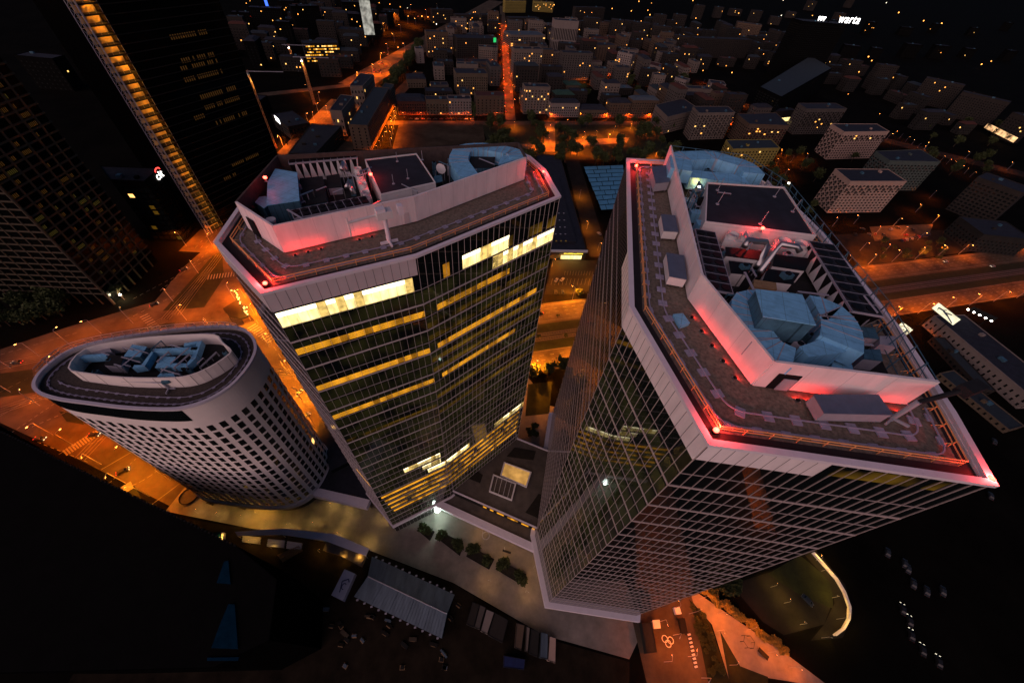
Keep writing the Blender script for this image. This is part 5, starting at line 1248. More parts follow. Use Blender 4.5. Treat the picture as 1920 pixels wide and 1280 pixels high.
for i in range(10):
    a0 = q[0]+(q[3]-q[0])*(i+.08)/10; a1 = q[0]+(q[3]-q[0])*(i+.9)/10; b0 = q[1]+(q[2]-q[1])*(i+.08)/10; b1 = q[1]+(q[2]-q[1])*(i+.9)/10
    for j in range(3):
        o_ = (i % 2)*.12; t0 = max(0, j/3-o_ +.01); t1 = min(1, (j+1)/3-o_-.01) if j < 2 else 1
        MB().prism([a0+(b0-a0)*t0, a0+(b0-a0)*t1, a1+(b1-a1)*t1, a1+(b1-a1)*t0], 4.7, 4.95).build('roof_panel', M['bluepanel'], sh)
# works yard
def quadz(z, *p): return [U(x, y, z) for x, y in p]
q = quadz(6, (698, 1043), (852, 1114), (828, 1196), (664, 1118)); r0 = U(690, 1080, 7.4); r1 = U(838, 1150, 7.4)
tn = thing('site_tent', 'large corrugated blue grey site tent with a pale ridge', 'tent', (*q[0], 0))
MB().prism(offset_poly(q, .3), 0, 5.6).build('wall', M['darkwall'], tn)
g = MB(); g.quad((*q[0], 6), (*q[1], 6), (*r1, 7.4), (*r0, 7.4)); g.build('roof_slope', M['tin'], tn); g = MB(); g.quad((*r0, 7.4), (*r1, 7.4), (*q[2], 6), (*q[3], 6)); g.build('roof_slope', M['tin'], tn)
MB().tube([(*r0, 7.45), (*r1, 7.45)], .18, 6).build('ridge', M['unit'], tn)
g = MB()
for i in range(31):
    t_ = i/30; wd_ = .12 if i % 6 == 0 else .05
    for e0, e1 in ((q[0]+(q[1]-q[0])*t_, r0+(r1-r0)*t_), (q[3]+(q[2]-q[3])*t_, r0+(r1-r0)*t_)):
        g.tube([(*e0, 6.05), (*e1, 7.45)], wd_, 4)
g.build('rib', M['tin'], tn)
g = MB()
for i in range(12):
    p = q[0]+(q[1]-q[0])*(i+.5)/12; g.box(p.x, p.y+.4, 5.6, .7, .5, .5, .3); p = q[3]+(q[2]-q[3])*(i+.5)/12; g.box(p.x, p.y-.4, 5.6, .7, .5, .5, .3)
g.build('ballast_block', M['unit'], tn)
bn = thing('banner', 'white site banner with a navy house shaped emblem', 'banner', (*U(645, 1096), 0)); q = quadz(2.6, (646, 1066), (666, 1075), (643, 1126), (621, 1115))
MB().prism(q, 0, 2.6).build('container', M['banner'], bn)
def bq(u, v): return q[0]+(q[1]-q[0])*u+(q[3]-q[0])*v
g = MB()
for a_, c_ in (((.72, .28), (.86, .36)), ((.30, .42), (.72, .26)), ((.30, .42), (.52, .80)), ):
    g.beam(bq(*a_), bq(*c_), .34, 2.61, 2.66)
pts_ = [bq(.62+.17*math.cos(t_), .56+.11*math.sin(t_)) for t_ in [1.2+4.2*i/9 for i in range(10)]]
for a_, c_ in zip(pts_, pts_[1:]): g.beam(a_, c_, .26, 2.61, 2.67)
g.build('emblem', M['navy'], bn)
CT = [((886, 1128), (899, 1133), (888, 1175), (874, 1169), 'dim', 'dark grey container next to the tent end'), ((900, 1133), (911, 1138), (899, 1179), (889, 1175), 'grey', 'mid grey container second from the tent'),
      ((912, 1141), (927, 1147), (914, 1188), (901, 1182), 'white', 'cream container between two grey ones'), ((928, 1148), (953, 1162), (942, 1204), (915, 1190), 'dim', 'wide dark green grey container past the cream one'),
      ((969, 1167), (984, 1171), (978, 1218), (965, 1213), 'tan', 'half white half brown container'), ((987, 1173), (994, 1176), (990, 1221), (985, 1220), 'pale', 'narrow pale cabin beside the half brown container'),
      ((996, 1178), (1011, 1184), (1008, 1231), (992, 1224), 'dark', 'near black container beside the blue one'), ((1014, 1184), (1028, 1187), (1027, 1235), (1012, 1232), 'bl', 'steel blue container near the plaza end'),
      ((1030, 1191), (1043, 1195), (1042, 1242), (1027, 1238), 'peach', 'pinkish white container at the end of the row'), ((945, 1228), (985, 1235), (983, 1255), (944, 1250), 'nv', 'dark blue container lying crosswise in the yard')]
for a_, b_, c_, d_, k_, lb_ in CT:
    q = quadz(2.7, a_, b_, c_, d_); m_ = WALL.get(k_) or (M['tin'] if k_ == 'bl' else M['navy'])
    t = thing('site_container', lb_, 'container', (*(sum(q, Vector((0, 0)))/4), 0), 'site containers')
    MB().prism(q, 0, 2.6).build('body', m_, t); MB().ring(q, offset_poly(q, .15), 2.5, 2.72).build('roof_frame', M['deck'], t)
    e = q[2]-q[3]; MB().beam(q[3]+e*.3, q[3]+e*.7, .1, .2, 2.2).build('door', M['black'], t)
q = quadz(3.2, (440, 996), (535, 990), (630, 1001), (692, 1028), (686, 1042), (612, 1014), (530, 1002), (445, 1004))
aw = thing('site_canopy', 'long white walkway canopy bending along the works fence', 'canopy', (*q[0], 0)); MB().prism(q, 3.0, 3.2).build('roof', M['coping'], aw)
for i in (0, 1, 2, 3, 4, 5, 6, 7): MB().box(q[i].x, q[i].y, 1.5, .15, .15, 3).build('post', M['unit'], aw)
q = quadz(3, (612, 1014), (684, 1042), (676, 1060), (640, 1040), (606, 1030)); t = thing('site_shed', 'yellow lit site shed under the walkway canopy', 'shed', (*q[0], 0)); MB().prism(q, 0, 2.4).build('wall', M['wood'], t); MB().prism(offset_poly(q, -.2), 2.4, 2.55).build('roof', M['concrete'], t)
for (qq, k_, lb_) in ((((455, 1003), (488, 1007), (486, 1018), (453, 1014)), 'unit', 'rack of grey scaffold frames by the canopy'), (((502, 1010), (534, 1013), (532, 1025), (500, 1022)), 'steel', 'larger rack of bright scaffold tubes'), (((538, 1014), (566, 1018), (564, 1030), (536, 1026)), 'steel', 'rack of scaffold tubes nearest the shed'), (((520, 1040), (560, 1022), (566, 1030), (528, 1052)), 'wood', 'stack of long planks lying slantwise in the yard')):
    q = quadz(1.2, *qq); t = thing('material_rack', lb_, 'rack', (*q[0], 0), 'material racks')
    for i in range(7): MB().beam(q[0]+(q[3]-q[0])*i/6, q[1]+(q[2]-q[1])*i/6, .22, .1+.12*(i % 3), 1.0+.2*(i % 2)).build('bar', M[k_], t)
q = quadz(2.5, (392, 998), (412, 997), (412, 1010), (394, 1011)); t = thing('truck', 'small teal truck parked by the works fence', 'truck', (*q[0], 0)); MB().prism(q, .8, 2.5).build('cargo_box', M['matte_blue'], t)
q2 = [q[1]+(q[1]-q[0])*.05, q[1]+(q[1]-q[0])*.35, q[2]+(q[2]-q[3])*.35, q[2]+(q[2]-q[3])*.05]; MB().prism(q2, .6, 2.0).build('cab', M['white'], t)
for p in q: MB().tube([(p.x, p.y-.15, .45), (p.x, p.y+.15, .45)], .45, 10).build('wheel', M['tyre'], t)
for i in range(26):
    px, py = random.uniform(600, 860), random.uniform(1130, 1270)
    if py < 1118+(px-664)*.48+14 and px < 835: py = 1118+(px-664)*.48+20+random.uniform(0, 40)
    p = U(px, min(py, 1278)); t = thing('pallet_stack', 'loose building material lying in the dark works yard', 'pallet', (p.x, p.y, 0), 'yard materials')
    an = random.uniform(-.8, .2); MB().box(p.x, p.y, .35, random.uniform(1, 3.2), random.uniform(.5, 1.2), .7, an).build('bundle', random.choice([M['trunk'], M['yard'], M['tyre'], M['tin'], M['asphalt_dark']]), t); MB().box(p.x, p.y, .05, 1.6, 1.2, .1, an).build('pallet_base', M['wood'], t)
# plaza furniture
LEAF = []
def crown_mesh(n, rx, rz, zc, seed, m, lf=.55, clumps=14, zmin=.6):
    rd = random.Random(seed); g = MB(); cs = []
    for _ in range(clumps):
        while True:
            v = Vector((rd.uniform(-1, 1), rd.uniform(-1, 1), rd.uniform(-1, 1)))
            if .25 < v.length < 1: break
        cs.append((v, rd.uniform(.28, .5)))
    for _ in range(n):
        v, r = rd.choice(cs); o = Vector((rd.gauss(0, .5), rd.gauss(0, .5), rd.gauss(0, .5)))*r
        p = v*.78+o; c = Vector((p.x*rx, p.y*rx, max(zmin, zc+p.z*rz)))
        a = Vector((rd.uniform(-1, 1), rd.uniform(-1, 1), rd.uniform(-.6, .6))).normalized(); b_ = a.cross(Vector((rd.uniform(-1, 1), rd.uniform(-1, 1), rd.uniform(-1, 1)))).normalized()
        s = lf*rd.uniform(.6, 1.2); a *= s; b_ *= s*.7
        g.quad(c-a-b_, c+a-b_, c+a+b_, c-a+b_)
    return g
TREES = []
for sd in range(4):
    t = thing('tree', 'tree', 'tree'); MB().tube([(0, 0, 0), (.05, .05, 1.6), (.1, 0, 3.2), (.2, .2, 5.4)], [.24, .18, .14, .06], 7).tube([(.1, 0, 2.8), (1.0, .6, 4.4)], [.1, .04], 5).tube([(.1, 0, 3.0), (-.9, -.5, 4.6)], [.1, .04], 5).build('trunk', M['trunk'], t)
    crown_mesh(620, 3.0, 2.7, 5.2, 40+sd, None, .42).build('crown', M['leaf'], t); TREES.append(t)
first = [True]*4
def tree(x, y, s, label, group, i=None):
    i = random.randrange(4) if i is None else i; sc_ = s if isinstance(s, tuple) else (s*random.uniform(.9, 1.1), s*random.uniform(.9, 1.1), s*random.uniform(.9, 1.15))
    if first[i]:
        r = TREES[i]; first[i] = False; r.location = (x, y, 0); r.rotation_euler = (0, 0, random.uniform(0, 6)); r.scale = sc_; r['label'] = label; r['group'] = group; return r
    return dup(TREES[i], (x, y, 0), random.uniform(0, 6), sc_, label, group)
for px, py, s, lb in ((1000, 706, 1.2, 'street tree beside the folded tower, first of three at the near carriageway'), (1028, 702, 1.3, 'middle street tree of three at the near carriageway'), (1052, 694, 1.3, 'street tree against the white clad tower edge at the near carriageway'), (1084, 556, .8, 'round street tree at the edge of the shop car park'),
                     (1010, 635, .45, 'small young tree on the tram strip beside the folded tower'), (1060, 632, .45, 'second small young tree on the tram strip'), (1045, 596, .4, 'sapling at the far edge of the tram strip'), (1150, 470, .7, 'dark shrubby tree beside the service lane')):
    p = U(px, py); tree(p.x, p.y, s, lb, 'street trees by the avenue')
for i in range(84):
    px, py = random.uniform(912, 1264), random.uniform(236, 312)
    if 1072 < px < 1185 and 252 < py < 274: continue
    if 1015 < px < 1045: continue
    p = U(px, py); tree(p.x, p.y, random.uniform(1.4, 2.1), 'dark park tree in the grove before the cross street', 'park grove trees')
for i in range(34):
    px, py = random.uniform(1440, 1640), random.uniform(292, 425)
    if px > 1515+(425-py)*.3 and py > 320: continue
    p = U(px, py); tree(p.x, p.y, random.uniform(1.1, 1.8), 'dark courtyard tree between the white clad tower and the slabs', 'courtyard trees')
for i in range(26):
    px = random.uniform(725, 790); py = 180-(px-725)*1.35+random.uniform(-12, 12); p = U(px, py); tree(p.x, p.y, random.uniform(1.6, 2.4), 'dark tree in the belt beside the wide avenue', 'avenue belt trees')
for i in range(26):
    px, py = random.uniform(1090, 1290), random.uniform(140, 185); p = U(px, py); tree(p.x, p.y, random.uniform(1.4, 2.0), 'dark backyard tree behind the cross street blocks', 'backyard trees')
for i in range(24):
    px = random.uniform(0, 260); py = 640-px*.32+random.uniform(-50, -6); p = U(px, py); tree(p.x, p.y, random.uniform(1.0, 1.6), 'black tree at the dark edge of the junction', 'junction edge trees')
for i in range(22):
    px, py = random.uniform(1640, 1900), random.uniform(230, 330); p = U(px, py); tree(p.x, p.y, random.uniform(1.3, 2.0), 'black tree in the dark belt behind the slabs', 'dark belt trees')
for i in range(12):
    px, py = random.uniform(1630, 1760), random.uniform(455, 490); p = U(px, py); tree(p.x, p.y, random.uniform(.6, 1.0), 'dark shrubby tree beside the dark car park', 'car park trees')
p = U(888, 236); tree(p.x, p.y, (1.0, 1.0, 3.4), 'tall black poplar standing before the cross street', 'poplars', 0)
SH = thing('shrub', 'shrub', 'shrub'); crown_mesh(420, 1.3, .8, 1.0, 77, None, .24, 9, .1).build('foliage', M['leaf'], SH); MB().tube([(0, 0, 0), (.05, 0, .9)], .05, 5).build('stem', M['trunk'], SH)
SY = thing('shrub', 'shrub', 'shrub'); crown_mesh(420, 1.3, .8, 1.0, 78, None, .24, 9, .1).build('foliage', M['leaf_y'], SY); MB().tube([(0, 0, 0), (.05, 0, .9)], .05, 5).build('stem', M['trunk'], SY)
used = {}
def shrub(pr, x, y, s, label, group):
    if pr.name not in used: used[pr.name] = 1; pr.location = (x, y, 0); pr.scale = (s, s, s); pr['label'] = label; pr['group'] = group; return pr
    return dup(pr, (x, y, 0), random.uniform(0, 6), s, label, group)
PB_ = [(((786, 995), (792, 986), (814, 996), (806, 1012)), ((792, 992), (800, 997)), 'planter bed nearest the white podium lamp'), (((818, 1006), (834, 1000), (868, 1018), (862, 1040)), ((824, 1004), (830, 1002), (857, 1020), (862, 1028)), 'second planter bed from the podium lamp'),
       (((875, 1042), (882, 1024), (926, 1048), (917, 1066)), ((884, 1032), (890, 1030), (914, 1052)), 'third planter bed from the podium lamp'), (((930, 1066), (938, 1052), (986, 1076), (980, 1096)), ((938, 1060), (945, 1058), (972, 1078), (980, 1088)), 'planter bed farthest from the podium lamp')]
for qq, sh_, lb_ in PB_:
    q = quadz(.4, *qq); t = thing('planter', lb_, 'planter', (*q[0], 0), 'plaza planters'); MB().prism(q, .0, .3).build('soil', M['soilbed'], t); MB().ring(offset_poly(q, -.15), q, 0, .42).build('kerb', M['black'], t)
    for x, y in sh_:
        for k_ in range(2): p = U(x, y)+Vector((random.uniform(-.5, .5), random.uniform(-.5, .5))); shrub(SH, p.x, p.y, random.uniform(1.15, 1.6), 'shrub growing in the ' + lb_, 'plaza shrubs')
for i in range(30):
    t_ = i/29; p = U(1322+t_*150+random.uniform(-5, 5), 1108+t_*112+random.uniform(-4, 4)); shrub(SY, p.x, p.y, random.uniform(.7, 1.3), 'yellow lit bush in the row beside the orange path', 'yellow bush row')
for i in range(40):
    t_ = random.random(); p = U(1300+t_*50+random.uniform(-12, 14), 1130+t_*150); shrub(SH, p.x, p.y, random.uniform(.5, .9), 'dark ground shrub between the orange road and the path', 'path side shrubs')
for i in range(12):
    p = U(random.uniform(1330, 1390), random.uniform(1088, 1112)); shrub(SH, p.x, p.y, random.uniform(1.2, 1.8), 'dark bush at the foot of the white clad tower', 'tower foot bushes')
for i in range(8):
    p = U(random.uniform(988, 1006), random.uniform(798, 816)); shrub(SH, p.x, p.y, random.uniform(.8, 1.3), 'hedge bush behind the podium terrace', 'terrace hedge bushes')
clutter(EHs[::3], ZH-1.1, 24, 'of the oval hotel', None)
# terrace seats, lounge ring
for i in range(7):
    p = U(560+i*8, 945-i*4.2); t = thing('terrace_table', 'dark cafe table set on the curved terrace beside the hotel', 'table', (p.x, p.y, 0), 'hotel terrace tables'); MB().box(p.x, p.y, .74, 1.6, 1.0, .06, -.5).build('top', M['black'], t); MB().tube([(p.x, p.y, 0), (p.x, p.y, .72)], .08, 6).build('leg', M['unit'], t)
for px, py, lb in ((395, 944, 'dark bench block near the oval hotel foot'), (455, 952, 'dark slatted bench farther along the hotel foot'), (950, 1034, 'dark bench block on the plaza beside the podium')):
    p = U(px, py); t = thing('bench', lb, 'bench', (p.x, p.y, 0), 'plaza benches'); MB().box(p.x, p.y, .42, 3.4, .8, .12, -.2).build('seat', M['black'], t)
    for s in (-1.3, 1.3): MB().box(p.x+s, p.y-s*.2, .18, .2, .7, .36, -.2).build('leg', M['unit'], t)
p = U(355, 930); t = thing('sunken_ring', 'dark round sunken light well by the hotel tip', 'light well', (p.x, p.y, 0)); g = MB(); cir = [p+Vector((math.cos(a_)*3.2, math.sin(a_)*3.2)) for a_ in [2*math.pi*i/24 for i in range(24)]]; g.ring(offset_poly(cir, -.3), cir, 0, .5); g.build('rim', M['black'], t); MB().prism(cir, 0.02, .1).build('floor', M['concrete'], t)
p = U(911, 1004); t = thing('ring_bench', 'ring shaped bench lit orange by the podium', 'bench', (p.x, p.y, 0)); cir = [p+Vector((math.cos(a_)*1.6, math.sin(a_)*1.6)) for a_ in [2*math.pi*i/24 for i in range(24)]]; MB().ring(cir, offset_poly(cir, .35), .3, .45).build('seat', M['unit'], t); MB().ring(offset_poly(cir, .1), offset_poly(cir, .25), 0, .3).build('leg', M['black'], t)
# swing frame and table on the orange path
p = U(1398, 1203); t = thing('climbing_frame', 'thin dark climbing frame on the orange path', 'climbing frame', (p.x, p.y, 0)); hexa = [p+Vector((math.cos(a_)*2.0, math.sin(a_)*2.0)) for a_ in [math.pi*i/3 for i in range(6)]]
for i in range(6): MB().tube([(*hexa[i], 0), (*hexa[i], 2.4)], .07, 6).build('leg', M['black'], t)
MB().tube([(*h_, 2.4) for h_ in hexa+[hexa[0]]], .07, 6).build('top_rail', M['black'], t)
p = U(1429, 1225); t = thing('ping_pong_table', 'dark table at the wide end of the orange path', 'table', (p.x, p.y, 0)); MB().box(p.x, p.y, .76, 3.6, 1.6, .08, -.75).build('top', M['black'], t)
for s in (-1, 1): MB().box(p.x+s*.9, p.y-s*.85, .36, .2, 1.0, .72, -.75).build('leg', M['unit'], t)
q = quadz(2.7, (1203, 1168), (1222, 1166), (1232, 1222), (1213, 1224)); t = thing('site_container', 'dark container at the kerb of the lower red road', 'container', (*q[0], 0), 'site containers'); MB().prism(q, 0, 2.6).build('body', WALL['dark'], t); MB().ring(q, offset_poly(q, .2), 2.5, 2.75).build('roof_frame', M['deck'], t)
q = quadz(2.2, (1224, 1163), (1236, 1162), (1238, 1176), (1227, 1177)); t = thing('site_cabin', 'small pale cabin behind the dark container on the lower road', 'cabin', (*q[0], 0)); MB().prism(q, 0, 2.1).build('wall', M['unit'], t); MB().prism(offset_poly(q, -.15), 2.1, 2.25).build('roof', M['white'], t)
for i, (px, py) in enumerate(((1246, 1197), (1252, 1206), (1256, 1200))):
    p = U(px, py); c_ = [Vector((p.x+math.cos(a_)*1.0, p.y+math.sin(a_)*1.0)) for a_ in [2*math.pi*j/16 for j in range(17)]]
    tag(MB().tube([(*v, .3+.2*i) for v in c_], .13, 6).build('hose_coil', M['white']), 'pale hose coil lying on the lower red road', 'hose', 'hose coils')
for i in range(9):
    p = U(1291+i*1.6, 1189+i*7.5); t = thing('road_barrier', 'red lit barrier block in the row along the lower road', 'barrier', (p.x, p.y, 0), 'road barriers'); MB().box(p.x, p.y, .45, .9, .55, .9, .3).build('block', M['white'], t); MB().box(p.x, p.y, .06, 1.2, .8, .12, .3).build('foot', M['black'], t)
q = quadz(2.4, (1273, 1158), (1284, 1158), (1290, 1186), (1280, 1187)); t = thing('truck', 'dark truck with a lit white front on the lower road', 'truck', (*q[0], 0)); MB().prism(q, .7, 2.4).build('cargo_box', M['asphalt_dark'], t)
q2 = quadz(2.0, (1264, 1138), (1274, 1137), (1278, 1150), (1268, 1151)); MB().prism(q2, .5, 2.1).build('cab', M['white'], t)
for p in q: MB().tube([(p.x-.15, p.y, .45), (p.x+.15, p.y, .45)], .45, 10).build('wheel', M['tyre'], t)
q = quadz(4.2, (418, 578), (446, 560), (470, 592), (452, 598), (430, 594)); t = thing('restaurant_terrace', 'dark oval terrace canopy with glowing bulbs beside the folded tower', 'terrace', (*q[0], 0)); MB().prism(q, 3.9, 4.2).build('roof', M['black'], t)
for v in q: MB().tube([(*v, 0), (*v, 3.9)], .12, 6).build('post', M['black'], t)
for i in range(16):
    v = U(438+i*1.9+random.uniform(-4, 4), 545+i*3.1+random.uniform(-3, 3), 4.6); MB().tube([(*v, 4.4), (*v, 4.75), (*v, 5.1)], [.15, .34, .15], 6).build('bulb', M['lamp_y'], t)
# curved retaining wall
cw = [U(x, y) for x, y in ((1522, 1036), (1545, 1062), (1566, 1086), (1580, 1110), (1590, 1138), (1588, 1160), (1578, 1178), (1562, 1190))]
t = thing('ramp_wall', 'curved low wall glowing yellow round the drive', 'wall', (*cw[0], 0)); g = MB()
for a_, c_ in zip(cw, cw[1:]): g.beam(a_, c_, .5, 0, 1.3)
g.build('wall_body', M['clad'], t); g = MB()
for a_, c_ in zip(cw, cw[1:]): g.beam(a_, c_, .7, 1.3, 1.42)
g.build('wall_cap', M['coping'], t)
# billboards
def board(label, qa, qb, z, h, m, draw=None, legs=True):
    a, c = U(*qa, z), U(*qb, z); t = thing('billboard', label, 'billboard', (*a, 0)); d = (c-a).normalized(); n = Vector((d.y, -d.x)); n = n if n.dot(-a) > 0 else -n
    MB().beam(a, c, .5, z, z+h).build('frame', M['black'], t); g = MB(); a2, c2 = a+n*.28, c+n*.28; g.quad((*a2, z+.2), (*c2, z+.2), (*c2, z+h-.2), (*a2, z+h-.2)); g.build('screen', m, t)
    for k_ in ((.2, .8) if legs else ()): p = a+(c-a)*k_-n*.1; MB().tube([(*p, 0), (*p, z)], .3, 8).build('leg', M['black'], t)
    if draw:
        a3, c3 = a+n*.31, c+n*.31
        g = MB()
        for u0, v0, u1, v1, w_ in draw:
            p0 = (*(a3+(c3-a3)*u0), z+h*v0); p1 = (*(a3+(c3-a3)*u1), z+h*v1); g.tube([p0, p1], w_, 5)
        g.build('picture', M['navy'], t)
    return t
board('lit white billboard with a dark leaping figure beside the avenue', (1747, 578), (1787, 610), 14, 5.5, emit('board_cream', (1.0, .92, .62), 1.0, .3, .6), [(.15, .55, .35, .62, .45), (.35, .62, .6, .45, .5), (.6, .45, .92, .12, .35), (.35, .62, .42, .85, .3), (.45, .55, .68, .8, .35), (.15, .55, .2, .3, .25)])
board('small bright screen seen through the mesh screen of the white clad tower', (1681, 613), (1700, 628), 12, 5, emit('board_multi', (1.0, .85, .55), 1.4, .8, .1))
board('tall white lit advert on a dark hotel front by the wide avenue', (684, 66), (703, 66), 18, 45, emit('board_tall', (.95, .92, .8), .45, .12, .25))
board('thin blue light strip on a far western tower', (503, 26), (508, 26), 20, 60, M['sign_b'])
board('two white signs on the black cube office', (518, 226), (527, 234), 20, 5, M['sign_w'])
board('small green rooftop sign on the long low dark block', (925, 80), (930, 80), 40, 6, M['sign_g'])
t = board('dark board topped by five white lamps beside the avenue', (1815, 582), (1860, 604), 6, 4, M['black'])
for i in range(5):
    p = U(1815+i*11, 580+i*5.4, 11); MB().box(p.x, p.y, 11, .8, .8, .6).build('lamp', M['lamp_w'], t)
board('row of petrol station signs at the right edge', (1845, 240), (1900, 268), 5, 7, emit('board_station', (1.0, .55, .25), 1.6, .12, .02))
board('red and white lit shopfront sign of the dark showroom', (1505, 112), (1532, 114), 10, 9, emit('board_red', (1, .35, .25), 1.6, .1, .1))

# ------------------------------------------------------------------ street lamps
lp = thing('street_lamp', 'street lamp', 'lamp'); H0 = 9.0
MB().tube([(0, 0, 0), (0, 0, H0)], [.11, .07], 6).build('pole', M['unit'], lp)
MB().tube([(0, 0, H0), (.5, 0, H0+.35), (1.8, 0, H0+.45)], .06, 5).build('arm', M['unit'], lp)
hd = MB().box(1.9, 0, H0+.42, .9, .34, .14).build('lamp_head', M['unit'], lp); MB().box(1.9, 0, H0+.3, .7, .28, .1).build('lens', M['lamp_o'], lp)
LDATA = {}
LAMP_GAIN = 2.8
lamp_n = [0]
def lamp(x, y, label, group, power, col=SODIUM, scl=1.0, rz=None, hot=False):
    r = lp if lamp_n[0] == 0 else None; lamp_n[0] += 1
    if r is None: r = dup(lp, (x, y, 0), 0, scl)
    r.location = (x, y, 0); r.rotation_euler = (0, 0, random.uniform(0, 6.28) if rz is None else rz); r.scale = (scl,)*3; r['label'] = label; r['group'] = group
    k = (power, col, hot)
    if k not in LDATA:
        l = bpy.data.lights.new('lamp_light', 'SPOT' if not hot else 'POINT'); l.energy = power*(LAMP_GAIN if power > 1500 else 1.3); l.color = col; l.shadow_soft_size = .3
        if not hot: l.spot_size = RAD(165); l.spot_blend = .35
        LDATA[k] = l
    for ch in [c for c in r.children if c.type == 'LIGHT']: bpy.data.objects.remove(ch)
    o = bpy.data.objects.new('lamp_light', LDATA[k]); COL.objects.link(o); o.parent = r; o.location = (1.9, 0, H0+.15)
    return r
lamps = []
J = [(20, 690), (75, 668), (130, 645), (190, 625), (250, 606), (300, 640), (325, 565), (372, 512), (402, 466), (440, 470), (440, 560), (470, 600), (505, 650), (540, 700), (570, 755), (590, 800), (20, 735), (75, 760), (120, 700), (140, 835), (100, 815), (190, 870), (235, 905), (280, 930), (320, 900), (260, 850), (210, 800), (160, 770), (240, 720), (330, 720), (400, 620), (420, 690), (350, 600), (205, 690)]
for i, (x, y) in enumerate(J): p = U(x, y); lamps.append((p.x, p.y, 'tall sodium lamp on the wide junction round the oval hotel', 'junction street lamps', int((15000 if x > 380 else 4600 if x > 140 else 2700)*(.4, .8, 1.25)[i % 3]), 1.15))
for k_ in range(-4, 19):
    f_ = 1 if k_ < 12 else .5
    for c0, s in ((cw1, 10), (cw2, -8.5)):
        p = c0+d1*(k_*26)+n1*s; lamps.append((p.x, p.y, 'sodium lamp along the tram avenue passing the glass towers', 'avenue street lamps', (24000 if -1 <= k_ < 4 else 14000 if k_ < 3 else 11000)*f_, 1.1))
for k_ in range(9):
    for s in (-19, 19):
        p = Vector((-214, 205))+nd*(k_*34)+Vector((s, 0)); lamps.append((p.x, p.y, 'sodium lamp along the road running north from the junction', 'north road lamps', 9000, 1.1))
for k_ in range(20):
    p = Vector((-36, 545))+Vector((-.11, 1))*(k_*32)+Vector((7 if k_ % 2 else -7, 0)); lamps.append((p.x, p.y, 'small lamp in the narrow red street', 'narrow street lamps', 11000, .8))
for x in (758, 790, 845, 876, 930, 1032, 1086, 1137, 1177, 1216):
    p = U(x, 221.5); lamps.append((p.x, p.y, 'low lamp against the house fronts of the lit cross street', 'cross street lamps', 9000, .62))
for i in range(11):
    a_ = U(704, 284)+(U(741, 205)-U(704, 284))*(i/10); lamps.append((a_.x+3, a_.y, 'low lamp in the close row washing the long amber block', 'red street row lamps', 6500, .6))
for i in range(7):
    a_ = U(735, 275)+(U(745, 215)-U(735, 275))*(i/6); lamps.append((a_.x-1, a_.y, 'lamp on the vacant lot side of the red street', 'vacant lot lamps', 5000, .9))
for x, y in ((672, 155), (700, 140), (715, 118), (728, 100), (740, 80), (752, 62), (765, 45), (705, 165), (680, 175), (735, 140), (760, 100), (780, 50), (800, 32), (720, 60), (742, 40), (770, 22), (820, 20), (750, 20)):
    p = U(x, y); lamps.append((p.x, p.y, 'far lamp on the wide avenue to the north west', 'wide avenue lamps', 26000, 1.4))
for x, y in ((530, 272), (560, 250), (590, 228), (615, 214), (600, 190), (560, 135), (580, 175)):
    p = U(x, y); lamps.append((p.x, p.y, 'lamp along the diagonal street beside the building site', 'diagonal street lamps', 9000, 1.0))
for x, y in ((1096, 258), (1118, 256), (1140, 262), (1168, 262), (1150, 248), (1092, 270), (1182, 242), (1210, 246), (1030, 270), (1032, 245), (1044, 283), (1010, 274), (1085, 285), (1120, 290), (965, 240), (1228, 296)):
    p = U(x, y); lamps.append((p.x, p.y, 'lamp among the trees of the park grove', 'park grove lamps', 9000, .7))
for x, y in ((1462, 292), (1482, 305), (1500, 318), (1470, 330), (1510, 300), (1455, 310), (1378, 250), (1420, 205), (1300, 258), (1345, 172), (1362, 186), (1390, 196), (1372, 196), (1335, 190), (1235, 165), (1172, 132), (1097, 155)):
    p = U(x, y); lamps.append((p.x, p.y, 'lamp glowing between the eastern slabs and courtyards', 'eastern courtyard lamps', 8000, .75))
for x, y in ((1742, 372), (1716, 398), (1748, 418), (1674, 424), (1600, 420), (1560, 425), (1640, 440), (1690, 440), (1720, 450), (1612, 470), (1655, 475)):
    p = U(x, y); lamps.append((p.x, p.y, 'lamp beside the dark car park below the slabs', 'dark car park lamps', 3000, .9))
for i in range(15):
    x = 1675+i*11; y = 254+i*6.0; p = U(x, y); lamps.append((p.x, p.y, 'tiny lamp in the long row behind the slabs', 'promenade lamps', 700, .7))
for x, y in ((1235, 1165), (1262, 1140), (1292, 1150), (1262, 1190), (1290, 1230), (1315, 1270), (1245, 1240)):
    p = U(x, y); lamps.append((p.x, p.y, 'sodium lamp on the road below the white clad tower', 'lower road lamps', 1400, .8))
for x, y in ((1312, 1122), (1345, 1150), (1345, 1182), (1368, 1246), (1400, 1180), (1440, 1222), (1480, 1250)):
    p = U(x, y); lamps.append((p.x, p.y, 'black park lamp beside the orange path', 'orange path lamps', 1500, .55))
for i in range(3):
    lamps.append((60+random.uniform(-3, 3), -30-i*34, 'sodium lamp on the lower road behind the viewpoint', 'lower road lamps behind', 2500, 1.0))
for k_ in range(8):
    p = Vector((560, 560))+Vector((.86, -.5))*(k_*45-260); lamps.append((p.x, p.y, 'dim lamp along the dark right hand road', 'right hand road lamps', 2500, 1.0))
for x, y in ((1035, 500), (1118, 530), (1120, 470), (1100, 430), (1086, 372)):
    p = U(x, y); lamps.append((p.x, p.y, 'lamp in the shop car park and service lane between the towers', 'shop car park lamps', 6000, .8))
